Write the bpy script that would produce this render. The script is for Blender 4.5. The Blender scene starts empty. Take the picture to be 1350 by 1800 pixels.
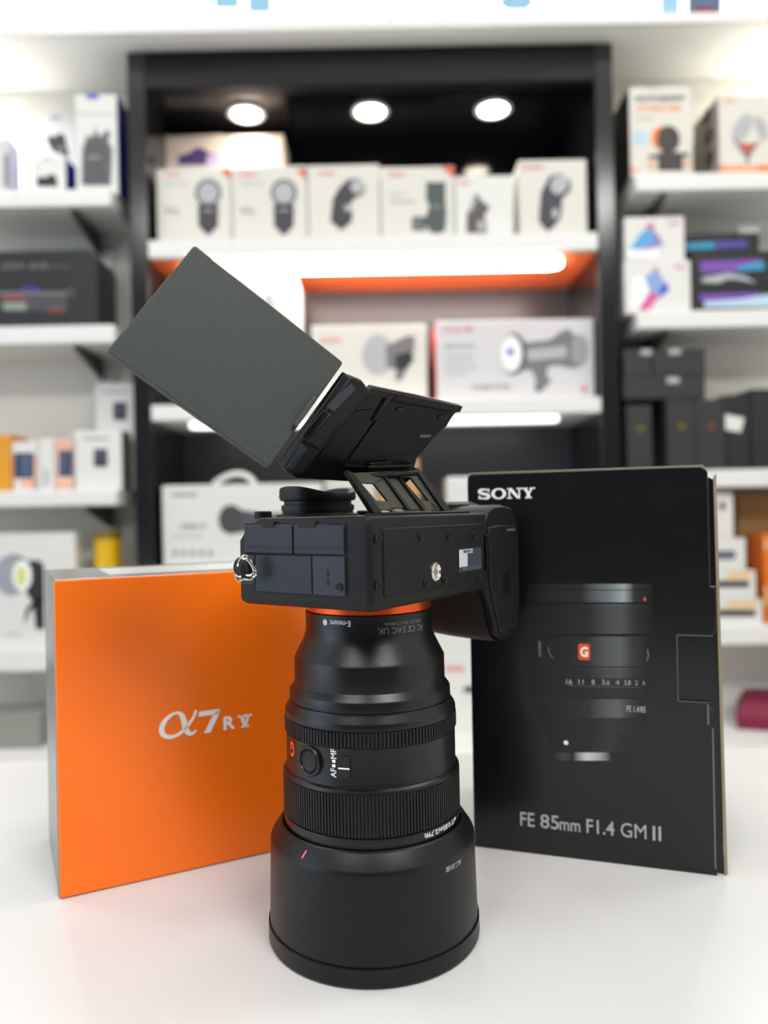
import bpy, bmesh, math
from mathutils import Matrix, Vector

# ------------------------------------------------------------------ camera, exposure, lights
F = 1350.0          # focal length in pixels of the 1350x1800 frame
H = 0.202           # eye height above the counter top (z = 0)
ROLL = 0.0192
sc = bpy.context.scene
COL = sc.collection
R90 = math.pi / 2

cam_d = bpy.data.cameras.new('camera')
cam = bpy.data.objects.new('camera', cam_d)
COL.objects.link(cam)
cam_d.sensor_fit = 'VERTICAL'
cam_d.sensor_height = 36.0
cam_d.lens = F / 1800.0 * 36.0
cam_d.clip_start = 0.02
cam.matrix_world = Matrix.Translation((0, 0, H)) @ Matrix((
    (math.cos(ROLL), math.sin(ROLL), 0, 0), (0, 0, -1, 0), (-math.sin(ROLL), math.cos(ROLL), 0, 0), (0, 0, 0, 1)))
cam_d.dof.use_dof = True
cam_d.dof.focus_distance = 0.355
cam_d.dof.aperture_fstop = 5.2
sc.camera = cam

sc.view_settings.view_transform = 'Standard'
sc.view_settings.look = 'None'
sc.view_settings.gamma = 1.0
sc.view_settings.use_curve_mapping = False
sc.view_settings.exposure = 0.08

world = bpy.data.worlds.new('shop_ambient')
sc.world = world
world.use_nodes = True
world.node_tree.nodes['Background'].inputs[0].default_value = (0.85, 0.92, 1.0, 1)
world.node_tree.nodes['Background'].inputs[1].default_value = 0.22

def lamp(kind, name, loc, energy, color=(1, 1, 1), size=0.5, size_y=None, rot=(0, 0, 0), spot=None, blend=0.5):
    d = bpy.data.lights.new(name, kind)
    d.energy = energy
    d.color = color
    if kind == 'AREA':
        d.size = size
        if size_y:
            d.shape = 'RECTANGLE'
            d.size_y = size_y
    else:
        d.shadow_soft_size = size
    if spot:
        d.spot_size = spot
        d.spot_blend = blend
    o = bpy.data.objects.new(name, d)
    COL.objects.link(o)
    o.location = loc
    o.rotation_euler = rot
    return o

ZC = 1.85            # room ceiling
CEIL_PANELS = [(-1.0, 0.75, 0.8, 0.30, 8), (1.0, 0.75, 0.8, 0.30, 8), (-0.85, -1.15, 0.9, 0.5, 26), (0.85, -0.95, 0.9, 0.6, 40), (0.0, 0.33, 0.9, 0.26, 7)]
for (x, y, sx, sy, e) in CEIL_PANELS:
    lamp('AREA', 'ceiling_panel_lamp', (x, y, ZC - 0.035), e, (1.0, 0.98, 0.95), sx, sy)
# daylight through the shop window on the left, in front of the shelving
lamp('AREA', 'window_daylight', (-1.93, -0.35, 0.55), 14, (0.60, 0.75, 1.0), 1.2, 1.1, (R90, 0, -R90))

# ------------------------------------------------------------------ helpers
def lin(c):
    c = c.lstrip('#')
    v = [int(c[i:i + 2], 16) / 255 for i in (0, 2, 4)]
    return tuple(x / 12.92 if x <= .04045 else ((x + .055) / 1.055) ** 2.4 for x in v) + (1,)

MATS = {}
def mat(name, col, rough=0.5, metal=0.0, spec=0.5, coat=0.0, bump=0.0, scale=400.0, var=0.0, coatr=0.1):
    if name in MATS:
        return MATS[name]
    m = bpy.data.materials.new(name)
    m.use_nodes = True
    nt = m.node_tree
    b = nt.nodes['Principled BSDF']
    c = lin(col)
    b.inputs['Base Color'].default_value = c
    b.inputs['Roughness'].default_value = rough
    b.inputs['Metallic'].default_value = metal
    b.inputs['Specular IOR Level'].default_value = spec
    b.inputs['Coat Weight'].default_value = coat
    b.inputs['Coat Roughness'].default_value = coatr
    tc = nt.nodes.new('ShaderNodeTexCoord')
    nz = nt.nodes.new('ShaderNodeTexNoise')
    nz.inputs['Scale'].default_value = scale
    nz.inputs['Detail'].default_value = 3
    nt.links.new(tc.outputs['Object'], nz.inputs['Vector'])
    mr = nt.nodes.new('ShaderNodeMapRange')
    mr.inputs['To Min'].default_value = max(0.02, rough - 0.05)
    mr.inputs['To Max'].default_value = rough + 0.05
    nt.links.new(nz.outputs['Fac'], mr.inputs['Value'])
    nt.links.new(mr.outputs['Result'], b.inputs['Roughness'])
    if bump:
        bp = nt.nodes.new('ShaderNodeBump')
        bp.inputs['Strength'].default_value = bump
        bp.inputs['Distance'].default_value = 0.0006
        nt.links.new(nz.outputs['Fac'], bp.inputs['Height'])
        nt.links.new(bp.outputs['Normal'], b.inputs['Normal'])
    if var:
        mx = nt.nodes.new('ShaderNodeMix')
        mx.data_type = 'RGBA'
        mx.inputs[6].default_value = tuple(max(0, x * (1 - var)) for x in c[:3]) + (1,)
        mx.inputs[7].default_value = tuple(min(1, x * (1 + var)) for x in c[:3]) + (1,)
        nt.links.new(nz.outputs['Fac'], mx.inputs[0])
        nt.links.new(mx.outputs[2], b.inputs['Base Color'])
    MATS[name] = m
    return m

def emit(name, col, strength):
    if name in MATS:
        return MATS[name]
    m = bpy.data.materials.new(name)
    m.use_nodes = True
    b = m.node_tree.nodes['Principled BSDF']
    b.inputs['Base Color'].default_value = lin(col)
    b.inputs['Emission Color'].default_value = lin(col)
    b.inputs['Emission Strength'].default_value = strength
    MATS[name] = m
    return m

def ramp_mat(name, stops, axis=0, rough=0.35, spec=0.5):
    """printed picture: tones laid out over the print's own generated coordinates"""
    if name in MATS:
        return MATS[name]
    m = bpy.data.materials.new(name)
    m.use_nodes = True
    nt = m.node_tree
    b = nt.nodes['Principled BSDF']
    b.inputs['Roughness'].default_value = rough
    b.inputs['Specular IOR Level'].default_value = spec
    tc = nt.nodes.new('ShaderNodeTexCoord')
    sp = nt.nodes.new('ShaderNodeSeparateXYZ')
    rp = nt.nodes.new('ShaderNodeValToRGB')
    nt.links.new(tc.outputs['Generated'], sp.inputs[0])
    nt.links.new(sp.outputs[axis], rp.inputs[0])
    nt.links.new(rp.outputs[0], b.inputs['Base Color'])
    els = rp.color_ramp.elements
    els[0].position, els[0].color = stops[0][0], lin(stops[0][1])
    els[1].position, els[1].color = stops[-1][0], lin(stops[-1][1])
    for p, c in stops[1:-1]:
        e = els.new(p)
        e.color = lin(c)
    MATS[name] = m
    return m

def P(px, py, D):
    """point at depth D seen at photograph pixel (px, py)"""
    X = px - 675 - ROLL * (py - 900)
    Y = (py - 900) + ROLL * (px - 675)
    return Vector((X * D / F, D, H - Y * D / F))

def ray(px, py):
    return P(px, py, 1.0) - Vector((0, 0, H))

def hit(px, py, o, n):
    r = ray(px, py)
    e = Vector((0, 0, H))
    t = (Vector(o) - e).dot(n) / r.dot(n)
    return e + r * t

def frame(o, right, up):
    r = Vector(right).normalized()
    u = Vector(up).normalized()
    n = r.cross(u)
    return Matrix(((r.x, u.x, n.x, o[0]), (r.y, u.y, n.y, o[1]), (r.z, u.z, n.z, o[2]), (0, 0, 0, 1)))

def st(px, py, M):
    """in-plane coordinates, on the XY plane of frame M, of what shows at (px, py)"""
    n = Vector((M[0][2], M[1][2], M[2][2]))
    o = Vector((M[0][3], M[1][3], M[2][3]))
    q = M.inverted() @ hit(px, py, o, n)
    return q.x, q.y

WM = {}
def empty(name, M):
    if not isinstance(M, Matrix):
        M = Matrix.Translation(M)
    o = bpy.data.objects.new(name, None)
    o.empty_display_size = 0.02
    COL.objects.link(o)
    o.matrix_world = M
    WM[o.name] = M.copy()
    return o

def tag(o, label, cat, group=None):
    o['label'] = label
    o['category'] = cat
    if group:
        o['group'] = group
    return o

def thing(name, label, cat, M=(0, 0, 0), group=None):
    return tag(empty(name, M), label, cat, group)

def obj(name, bm, m, parent=None, M=None, bevel=0.0, seg=2, smooth=False, label=None, angle=35):
    """link bm as one mesh object; coordinates are in frame M (world if None)"""
    if isinstance(bm, bmesh.types.BMesh):
        bmesh.ops.recalc_face_normals(bm, faces=bm.faces)
        me = bpy.data.meshes.new(name)
        bm.to_mesh(me)
        bm.free()
    else:
        me = bm
    o = bpy.data.objects.new(name, me)
    COL.objects.link(o)
    for mm in (m if isinstance(m, (list, tuple)) else [m]):
        me.materials.append(mm)
    W = WM.get(parent.name, Matrix()) if parent else Matrix()
    L = W.inverted() @ (M if M is not None else Matrix())
    if M is None:
        me.transform(L)
        L = Matrix()
    if parent:
        o.parent = parent
    o.matrix_local = L
    WM[o.name] = W @ L
    if smooth:
        for p in me.polygons:
            p.use_smooth = True
        try:
            me.set_sharp_from_angle(angle=math.radians(angle))
        except Exception:
            pass
    if bevel:
        b = o.modifiers.new('bevel', 'BEVEL')
        b.width = bevel
        b.segments = seg
        b.limit_method = 'ANGLE'
        b.angle_limit = math.radians(40)
        for p in me.polygons:
            p.use_smooth = True
        b.harden_normals = False
        try:
            me.set_sharp_from_angle(angle=math.radians(50))
        except Exception:
            pass
    if label:
        o['label'] = label
    return o

def structure(o):
    o['kind'] = 'structure'
    return o

def box(bm, x0, x1, y0, y1, z0, z1, T=None, mi=0):
    vs = [bm.verts.new((x, y, z)) for z in (z0, z1) for y in (y0, y1) for x in (x0, x1)]
    fs = [(0, 2, 3, 1), (4, 5, 7, 6), (0, 1, 5, 4), (2, 6, 7, 3), (0, 4, 6, 2), (1, 3, 7, 5)]
    out = []
    for f in fs:
        g = bm.faces.new([vs[i] for i in f])
        g.material_index = mi
        out.append(g)
    if T:
        for v in vs:
            v.co = T @ v.co
    return out

def prism(bm, pts, z0, z1, T=None, mi=0):
    lo = [bm.verts.new((p[0], p[1], z0)) for p in pts]
    hi = [bm.verts.new((p[0], p[1], z1)) for p in pts]
    n = len(pts)
    bm.faces.new(lo[::-1]).material_index = mi
    bm.faces.new(hi).material_index = mi
    for i in range(n):
        j = (i + 1) % n
        bm.faces.new((lo[i], lo[j], hi[j], hi[i])).material_index = mi
    if T:
        for v in lo + hi:
            v.co = T @ v.co

def loft(bm, rings, cap=True, closed=True):
    vr = [[bm.verts.new(p) for p in r] for r in rings]
    n = len(vr[0])
    for a, b in zip(vr, vr[1:]):
        for i in range(n if closed else n - 1):
            j = (i + 1) % n
            bm.faces.new((a[i], a[j], b[j], b[i]))
    if cap:
        bm.faces.new(vr[0][::-1])
        bm.faces.new(vr[-1])

def lathe(bm, prof, c=(0, 0), n=96, T=None):
    """prof: list of (r, z); closed ends where r == 0"""
    rows = []
    for r, z in prof:
        if r <= 1e-7:
            rows.append([bm.verts.new((c[0], c[1], z))])
        else:
            rows.append([bm.verts.new((c[0] + r * math.cos(2 * math.pi * i / n), c[1] + r * math.sin(2 * math.pi * i / n), z)) for i in range(n)])
    for a, b in zip(rows, rows[1:]):
        for i in range(n):
            j = (i + 1) % n
            if len(a) == 1 and len(b) == 1:
                continue
            if len(a) == 1:
                bm.faces.new((a[0], b[j], b[i]))
            elif len(b) == 1:
                bm.faces.new((a[i], a[j], b[0]))
            else:
                bm.faces.new((a[i], a[j], b[j], b[i]))
    if T:
        for row in rows:
            for v in row:
                v.co = T @ v.co

def rrect(x0, y0, x1, y1, r, n=5):
    r = min(r, abs(x1 - x0) / 2 - 1e-6, abs(y1 - y0) / 2 - 1e-6)
    pts = []
    for cx, cy, a in ((x1 - r, y0 + r, -90), (x1 - r, y1 - r, 0), (x0 + r, y1 - r, 90), (x0 + r, y0 + r, 180)):
        for k in range(n + 1):
            t = math.radians(a + 90 * k / n)
            pts.append((cx + r * math.cos(t), cy + r * math.sin(t)))
    return pts

def ell(cx, cy, rx, ry, n=28, rot=0):
    c, s = math.cos(rot), math.sin(rot)
    return [(cx + rx * math.cos(t) * c - ry * math.sin(t) * s, cy + rx * math.cos(t) * s + ry * math.sin(t) * c)
            for t in [2 * math.pi * k / n for k in range(n)]]

def tube(bm, pts, r, n=8, closed=False):
    pts = [Vector(p) for p in pts]
    rings = []
    m = len(pts)
    ref = Vector((0.31, 0.52, 0.79))
    for i, p in enumerate(pts):
        a = pts[(i - 1) % m] if (i > 0 or closed) else p
        b = pts[(i + 1) % m] if (i < m - 1 or closed) else p
        t = (b - a).normalized()
        x = t.cross(ref).normalized()
        y = t.cross(x)
        rings.append([p + x * r * math.cos(2 * math.pi * k / n) + y * r * math.sin(2 * math.pi * k / n) for k in range(n)])
    if closed:
        rings.append(rings[0])
        loft(bm, rings, cap=False)
    else:
        loft(bm, rings)

def ribbon(pts, w):
    """polygon outline of a stroke along pts; w a number or list"""
    pts = [Vector((p[0], p[1])) for p in pts]
    if not isinstance(w, (list, tuple)):
        w = [w] * len(pts)
    L, Rr = [], []
    for i, p in enumerate(pts):
        a = pts[max(0, i - 1)]
        b = pts[min(len(pts) - 1, i + 1)]
        t = (b - a).normalized()
        n = Vector((-t.y, t.x))
        L.append(p + n * w[i] / 2)
        Rr.append(p - n * w[i] / 2)
    return L, Rr

def stroke(bm, pts, w, z0, z1):
    L, Rr = ribbon(pts, w)
    for i in range(len(L) - 1):
        q = [L[i], L[i + 1], Rr[i + 1], Rr[i]]
        prism(bm, [(v.x, v.y) for v in q], z0, z1)

def catmull(pts, k=6):
    out = []
    P_ = [pts[0]] + list(pts) + [pts[-1]]
    for i in range(1, len(P_) - 2):
        for j in range(k):
            t = j / k
            out.append(tuple(0.5 * ((2 * P_[i][d]) + (-P_[i - 1][d] + P_[i + 1][d]) * t + (2 * P_[i - 1][d] - 5 * P_[i][d] + 4 * P_[i + 1][d] - P_[i + 2][d]) * t * t
                       + (-P_[i - 1][d] + 3 * P_[i][d] - 3 * P_[i + 1][d] + P_[i + 2][d]) * t ** 3) for d in range(len(pts[0]))))
    out.append(tuple(pts[-1]))
    return out

def text_mesh(s, bold=0.0, depth=0.0):
    cu = bpy.data.curves.new('lettering', 'FONT')
    cu.body = s
    cu.offset = bold
    cu.resolution_u = 3
    cu.extrude = 0.02
    o = bpy.data.objects.new('lettering_tmp', cu)
    COL.objects.link(o)
    bpy.context.view_layer.update()
    me = bpy.data.meshes.new_from_object(o.evaluated_get(bpy.context.evaluated_depsgraph_get()))
    bpy.data.objects.remove(o)
    bpy.data.curves.remove(cu)
    return me

def text(parent, s, m, M, x0, y0, x1, y1, bold=0.01, rot=0, name='lettering', thick=0.00008, warp=None):
    """lettering fitted into the box (x0,y0)-(x1,y1) of frame M; rot in quarter turns"""
    me = text_mesh(s, bold)
    xs = [v.co.x for v in me.vertices]
    ys = [v.co.y for v in me.vertices]
    a0, a1, b0, b1 = min(xs), max(xs), min(ys), max(ys)
    for v in me.vertices:
        p = (v.co.x - a0) / (a1 - a0)
        q = (v.co.y - b0) / (b1 - b0)
        for _ in range(rot % 4):
            p, q = 1 - q, p
        v.co = (x0 + p * (x1 - x0), y0 + q * (y1 - y0), thick * (1 if v.co.z > 0 else -1) + thick)
    if warp:
        for v in me.vertices:
            v.co = warp(v.co)
        return obj(name, me, m, parent)
    return obj(name, me, m, parent, M)

# ------------------------------------------------------------------ materials
white_lam = mat('white_laminate', '#c6c6c5', 0.30, spec=0.5)
white_wall = mat('white_wall_paint', '#e6e4dc', 0.7, var=0.02, scale=12)
shelf_white = mat('white_shelf_board', '#e8e8e6', 0.45, var=0.01, scale=30)
black_plastic = mat('black_magnesium_body', '#0d0e0f', 0.46, bump=0.2, scale=2600, spec=0.28)
door_black = mat('black_port_cover', '#0d1016', 0.36, spec=0.35, bump=0.12, scale=2600)
lens_black = mat('black_lens_barrel', '#0a0b0c', 0.31, spec=0.4, bump=0.10, scale=2400)
rubber = mat('black_rubber', '#0d0e0f', 0.5, bump=0.1, spec=0.4, scale=1500)
leather = mat('black_grip_leatherette', '#0e0f11', 0.6, bump=1.0, scale=900)
hood_black = mat('black_hood_plastic', '#090a0b', 0.38, bump=0.10, scale=2400, spec=0.3)
lcd_back = mat('speckled_dark_grey_panel', '#303734', 0.5, bump=0.35, scale=1700, var=0.8, spec=0.5)
hinge_black = mat('black_hinge_metal', '#050506', 0.42, spec=0.28, bump=0.1, scale=1500)
dark_gap = mat('dark_gap', '#050506', 0.7)
olive_metal = mat('brushed_grey_steel', '#50514a', 0.35, metal=0.85)
steel = mat('polished_steel', '#d8d4cb', 0.18, metal=1.0)
orange_ring = mat('orange_anodised_ring', '#e85a20', 0.25, metal=0.75)
white_ink = mat('white_ink', '#f2f2f2', 0.5)
grey_ink = mat('grey_ink', '#6c6e70', 0.5)
dim_ink = mat('dim_grey_ink', '#a9abad', 0.5)
red_ink = mat('coral_red_ink', '#f07060', 0.5)
orange_card = mat('glossy_orange_card', '#ff7409', 0.36, spec=0.35, coat=0.22, var=0.02, scale=8, coatr=0.12, bump=0.02)
silver_card = mat('silver_grey_card', '#7d7f7c', 0.24, metal=0.45, var=0.08, scale=20)
black_card = mat('glossy_black_card', '#06070a', 0.30, spec=0.4, coat=0.25, coatr=0.15, bump=0.02, scale=60)
card_edge = mat('raw_cardboard_edge', '#8f846a', 0.85, var=0.2, scale=900)
edge_white = mat('worn_white_crease', '#6e7075', 0.7)
cab_black = mat('satin_black_laminate', '#121215', 0.45, spec=0.2)
cab_side = mat('gloss_black_side_panel', '#1a1b1e', 0.16, spec=0.6)
cab_back = mat('gloss_black_back_panel', '#0c0d12', 0.10, spec=0.45)
cab_grey = mat('charcoal_back_panel', '#4a4b50', 0.3)
cab_orange = mat('orange_shelf_underside', '#f9743f', 0.4)
box_white = mat('white_carton', '#e2e2de', 0.5)
box_cream = mat('cream_carton', '#dddbd2', 0.5)
box_black = mat('black_carton', '#1b1b1e', 0.4)
box_char = mat('charcoal_carton', '#2b2b2c', 0.5)
box_blue = mat('royal_blue_carton', '#1b2f8c', 0.45)
box_brown = mat('brown_cardboard', '#9a7648', 0.8, var=0.1)
box_tan = mat('tan_cardboard', '#c9a06a', 0.8, var=0.06)
box_orange = mat('orange_carton', '#e8741c', 0.5)
yellow = mat('yellow_carton', '#eebb05', 0.45)
amber = mat('amber_carton', '#e09a08', 0.45)
ink_black = mat('black_ink', '#232327', 0.5)
ink_grey = mat('mid_grey_ink', '#77777a', 0.5)
ink_light = mat('light_grey_ink', '#b4b5b8', 0.5)
ink_red = mat('red_ink', '#e0452c', 0.5)
ink_orange = mat('orange_ink', '#ee8030', 0.5)
ink_purple = mat('purple_ink', '#4b3a78', 0.5)
ink_violet = mat('violet_ink', '#7a4cae', 0.5)
ink_blue = mat('blue_ink', '#4459c4', 0.5)
ink_sky = mat('sky_blue_ink', '#55a8dc', 0.5)
ink_cyan = mat('cyan_ink', '#2f9ac0', 0.5)
ink_pink = mat('pink_ink', '#d8609c', 0.5)
ink_navy = mat('navy_ink', '#26345a', 0.5)
ink_white = mat('bright_white_ink', '#fbfbfb', 0.5)
ink_peach = mat('peach_ink', '#f0b49a', 0.5)
ink_yellow = mat('pale_yellow_ink', '#dfe08a', 0.5)
ink_gold = mat('gold_ink', '#a8902c', 0.5)
maroon = mat('maroon_fabric', '#7c1238', 0.6, bump=0.5, scale=120)

# ------------------------------------------------------------------ room
YW = 1.75       # white shelving wall
YB = 1.86       # back of the black cabinet
CX0, CX1 = P(222, 85, 1.6).x, P(1076, 75, 1.6).x
ZT = P(650, 84, 1.6).z

b = bmesh.new(); box(b, -2.0, 2.0, -1.6, 2.0, -0.95, -0.90)
structure(obj('floor', b, mat('grey_floor_tile', '#8b8a86', 0.4, var=0.1, scale=6)))
b = bmesh.new(); box(b, -2.0, 2.0, -1.6, 2.0, ZC, ZC + 0.05)
structure(obj('ceiling', b, mat('ceiling_paint', '#eceae6', 0.8, var=0.01)))
b = bmesh.new()
box(b, -2.0, CX0 - 0.002, YW, YW + 0.06, -0.9, ZC); box(b, CX1 + 0.002, 2.0, YW, YW + 0.06, -0.9, ZC)
box(b, CX0 - 0.002, CX1 + 0.002, YW, YW + 0.06, ZT + 0.003, ZC)
structure(obj('wall_back', b, white_wall))
b = bmesh.new(); box(b, 2.0, 2.06, -1.6, 2.0, -0.9, ZC)
structure(obj('wall_right', b, white_wall))
b = bmesh.new(); box(b, -2.0, 2.0, -1.66, -1.6, -0.9, ZC)
structure(obj('wall_front', b, mat('charcoal_wall_paint', '#3c3c3f', 0.7, var=0.05, scale=5)))
b = bmesh.new()
box(b, -2.06, -2.0, -1.6, -1.0, -0.9, ZC); box(b, -2.06, -2.0, 0.3, 2.0, -0.9, ZC)
box(b, -2.06, -2.0, -1.0, 0.3, -0.9, -0.05); box(b, -2.06, -2.0, -1.0, 0.3, 1.15, ZC)
structure(obj('wall_left', b, white_wall))
b = bmesh.new()
for (y0, y1, z0, z1) in ((-1.0, 0.3, -0.05, -0.01), (-1.0, 0.3, 1.11, 1.15), (-1.0, -0.96, -0.05, 1.15), (0.26, 0.3, -0.05, 1.15)):
    box(b, -2.05, -1.99, y0, y1, z0, z1)
structure(obj('window_1', b, shelf_white))

# bulkhead above the shelving: soffit with the back-lit picture panel on its front
ZS = ZT + 0.004
bh = bmesh.new(); box(bh, -1.98, 1.98, 1.552, YW - 0.001, ZS, ZS + 0.025)
structure(obj('trim_1', bh, mat('soffit_paint', '#f8f8f5', .6)))
sign = thing('lightbox_sign', 'bright backlit white sign panel along the top with small product pictures', 'sign', (0, 1.55, ZS + 0.03))
b = bmesh.new(); box(b, -1.6, 1.6, 1.555, 1.60, ZS + 0.026, ZS + 0.40)
obj('light_panel', b, emit('backlit_white', '#fdfeff', 1.6), sign)
b = bmesh.new(); box(b, -1.62, 1.62, 1.540, 1.556, ZS - 0.002, ZS + 0.016)
obj('frame_rail', b, shelf_white, sign, bevel=0.002)
SM = frame((0, 1.5545, 0), (1, 0, 0), (0, 0, 1))
def sign_pic(name, m, polys):
    b = bmesh.new()
    for pl in polys:
        prism(b, [st(x, y, SM) for x, y in pl], 0, 0.0006, SM)
    return obj(name, b, m, sign)
blit = emit('backlit_sky_blue_print', '#7ba6bf', 0.45)
dlit = emit('backlit_dark_print', '#38506e', 0.35)
tlit = emit('backlit_grey_print', '#4c5c64', 0.15)
rlit = emit('backlit_red_print', '#d05050', 0.7)
sign_pic('speaker_picture', blit, [rrect(377, -40, 421, 15, 6)])
sign_pic('speaker_picture', blit, [rrect(436, -38, 477, 23, 7)])
sign_pic('tripod_picture', tlit, [[(616, -20), (624, -20), (611, 46), (602, 46)], [(637, -20), (642, -20), (642, 40), (637, 40)], [(625, 0), (630, 0), (627, 46), (621, 46)], [(664, -20), (672, -20), (694, 46), (685, 46)]])
sign_pic('drone_picture', blit, [ell(908, 4, 30, 14), rrect(893, 5, 896, 44, 1), rrect(922, 5, 925, 44, 1)])
sign_pic('bottle_picture', blit, [rrect(1161, -30, 1194, 26, 6)])
sign_pic('gadget_picture', dlit, [rrect(1209, -30, 1268, 27, 2)])
sign_pic('gadget_caption', rlit, [rrect(1220, 14, 1258, 24, 2)])

# ceiling panels seen only in reflections
for (x, y, sx, sy, e) in CEIL_PANELS:
    t = thing('ceiling_light', 'flush rectangular white ceiling light panel above the counter', 'ceiling light', (x, y, ZC - 0.03), 'ceiling light panels')
    b = bmesh.new(); box(b, x - sx / 2 - .03, x + sx / 2 + .03, y - sy / 2 - .03, y + sy / 2 + .03, ZC - 0.028, ZC - 0.001)
    obj('housing', b, shelf_white, t, bevel=0.003)

# ------------------------------------------------------------------ black display cabinet
cab = thing('display_cabinet', 'tall black display cabinet with open shelves in the middle of the white wall', 'cabinet', ((CX0 + CX1) / 2, 1.6, -0.265))
SW = 0.038
ZB = -0.265
zin = P(650, 148, 1.6).z
for (a, c) in ((CX0, CX0 + SW), (CX1 - SW, CX1)):
    b = bmesh.new(); box(b, a, c, 1.6, 1.88, ZB + .0005, ZT)
    obj('side_panel', b, cab_side, cab, bevel=0.002)
b = bmesh.new(); box(b, CX0 + SW, CX1 - SW, 1.6, 1.635, zin, ZT); obj('top_panel', b, cab_black, cab, bevel=0.001)
b = bmesh.new(); box(b, CX0 + SW, CX1 - SW, 1.635, 1.88, zin + .002, zin + .03)
obj('ceiling_panel', b, cab_back, cab)
S1 = P(650, 417, 1.6).z; S1b = P(650, 447, 1.6).z
S2 = P(850, 702, 1.6).z; S2b = P(850, 729, 1.6).z
S3 = P(650, 1000, 1.6).z; S3b = S3 - .033
b = bmesh.new(); box(b, CX0 + SW, CX1 - SW, YB, 1.88, S1b, zin + .002)
obj('back_panel', b, cab_back, cab, label='glossy black upper back panel')
b = bmesh.new(); box(b, CX0 + SW, CX1 - SW, YB, 1.88, ZB, S1b)
obj('back_panel', b, cab_grey, cab)
for k, (zt, zb) in enumerate(((S1, S1b), (S2, S2b), (S3, S3b))):
    b = bmesh.new(); box(b, CX0 + SW + .001, CX1 - SW - .001, 1.595, YB - .001, zb, zt)
    s = obj('shelf', b, shelf_white, cab, bevel=0.0015)
    if k == 0:
        b = bmesh.new(); box(b, CX0 + SW + .002, CX1 - SW - .002, 1.612, YB - .002, zb - .004, zb - .0002)
        obj('underside_panel', b, cab_orange, s, label='orange underside of the top shelf')
        xa, xb = P(330, 455, 1.66).x, P(985, 455, 1.66).x
        b = bmesh.new(); prism(b, rrect(xa, 1.622, xb, 1.675, .025), zb - .016, zb - .0042)
        obj('led_strip', b, emit('led_white', '#fffdf4', 18), s)
    if k == 1:
        xa, xb = P(330, 735, 1.64).x, P(985, 735, 1.64).x
        b = bmesh.new(); prism(b, rrect(xa, 1.64, xb, 1.68, .02), zb - .010, zb - .0002)
        obj('led_strip', b, emit('led_white_dim', '#fffdf4', 2.5), s)
for px in (433, 651, 867):
    py = 194
    D = (zin - H) * F / (900 - py)
    c = P(px, py, D)
    b = bmesh.new(); lathe(b, [(0.027, zin - .001), (0.040, zin - .001), (0.041, zin - .004), (0.034, zin - .006), (0.029, zin - .003), (0.027, zin - .001)], (c.x, c.y), 40)
    r = obj('downlight', b, shelf_white, cab, smooth=True)
    b = bmesh.new(); lathe(b, [(0, zin - .0045), (0.030, zin - .0045), (0.030, zin - .002), (0, zin - .002)], (c.x, c.y), 40)
    obj('lamp_lens', b, emit('downlight_glow', '#fff3df', 30), r)
    lamp('SPOT', 'cabinet_downlight_lamp', (c.x, c.y, zin - .01), 3.2 if px < 500 else 2.2, (1.0, 0.93, 0.85), 0.02, spot=math.radians(120), blend=0.7)

# ------------------------------------------------------------------ base cabinet under the shelving
bc = thing('base_cabinet', 'long low white base cabinet running under the shelves behind the counter', 'cabinet', (0, 1.45, -0.9))
b = bmesh.new(); box(b, -1.9, 1.9, 1.44, YW - .001, ZB - .03, ZB); box(b, CX0 + SW + .001, CX1 - SW - .001, YW - .001, YB - .001, ZB - .03, ZB)
obj('top', b, shelf_white, bc)
b = bmesh.new(); box(b, -1.9, 1.9, 1.47, 1.598, -0.9, ZB - .03)
obj('carcass', b, shelf_white, bc)
for i in range(8):
    x0 = -1.9 + i * .475
    b = bmesh.new(); box(b, x0 + .003, x0 + .472, 1.452, 1.469, -.86, ZB - .034)
    d = obj('door', b, shelf_white, bc, bevel=.002)
    b = bmesh.new(); box(b, x0 + .2, x0 + .27, 1.440, 1.452, -.40, -.392)
    obj('handle', b, steel, d)

# ------------------------------------------------------------------ white wall shelves
ZFR = 1.58
def wall_shelf(x0, x1, zt, zb, label, brx, railx):
    t = thing('wall_shelf', label, 'shelf', ((x0 + x1) / 2, ZFR, zb), None)
    b = bmesh.new(); box(b, x0, x1, ZFR, YW - .001, zb, zt)
    obj('shelf_board', b, shelf_white, t, bevel=.003)
    for x in brx:
        b = bmesh.new()
        pts = [(ZFR + .01, zb - .0005), (YW - .002, zb - .0005), (YW - .002, zb - .05), (YW - .03, zb - .045), (ZFR + .01, zb - .010)]
        prism(b, pts, -0.004, 0.004, Matrix(((0, 0, 1, x), (1, 0, 0, 0), (0, 1, 0, 0), (0, 0, 0, 1))))
        obj('bracket', b, mat('dark_bracket', '#4a4438', 0.5), t)
    return zt
xl = P(197, 450, ZFR).x
xr = P(1120, 450, ZFR).x
zy = lambda px, py: P(px, py, ZFR).z
L1 = wall_shelf(-1.6, xl, zy(100, 333), zy(100, 363), 'topmost white shelf left of the black cabinet, under the blue and white cartons', [-.632, -1.2], 0)
L2 = wall_shelf(-1.6, xl, zy(100, 572), zy(100, 604), 'second white shelf from the top on the left, under the black case', [-.632, -1.2], 0)
L3 = wall_shelf(-1.6, xl, zy(100, 862), zy(100, 890), 'white shelf on the left holding the small phone accessory cartons', [-.615, -1.2], 0)
L4 = wall_shelf(-1.6, xl, zy(30, 1142), zy(30, 1181), 'lowest white shelf on the left, under the video light carton', [-.632, -1.2], 0)
R1 = wall_shelf(xr, 1.6, zy(1230, 303), zy(1230, 334), 'topmost white shelf right of the black cabinet, under the fan cartons', [.593, 1.2], 0)
R2 = wall_shelf(xr, 1.6, zy(1230, 545), zy(1230, 576), 'white shelf on the right carrying white and purple cartons', [.593, 1.2], 0)
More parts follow.
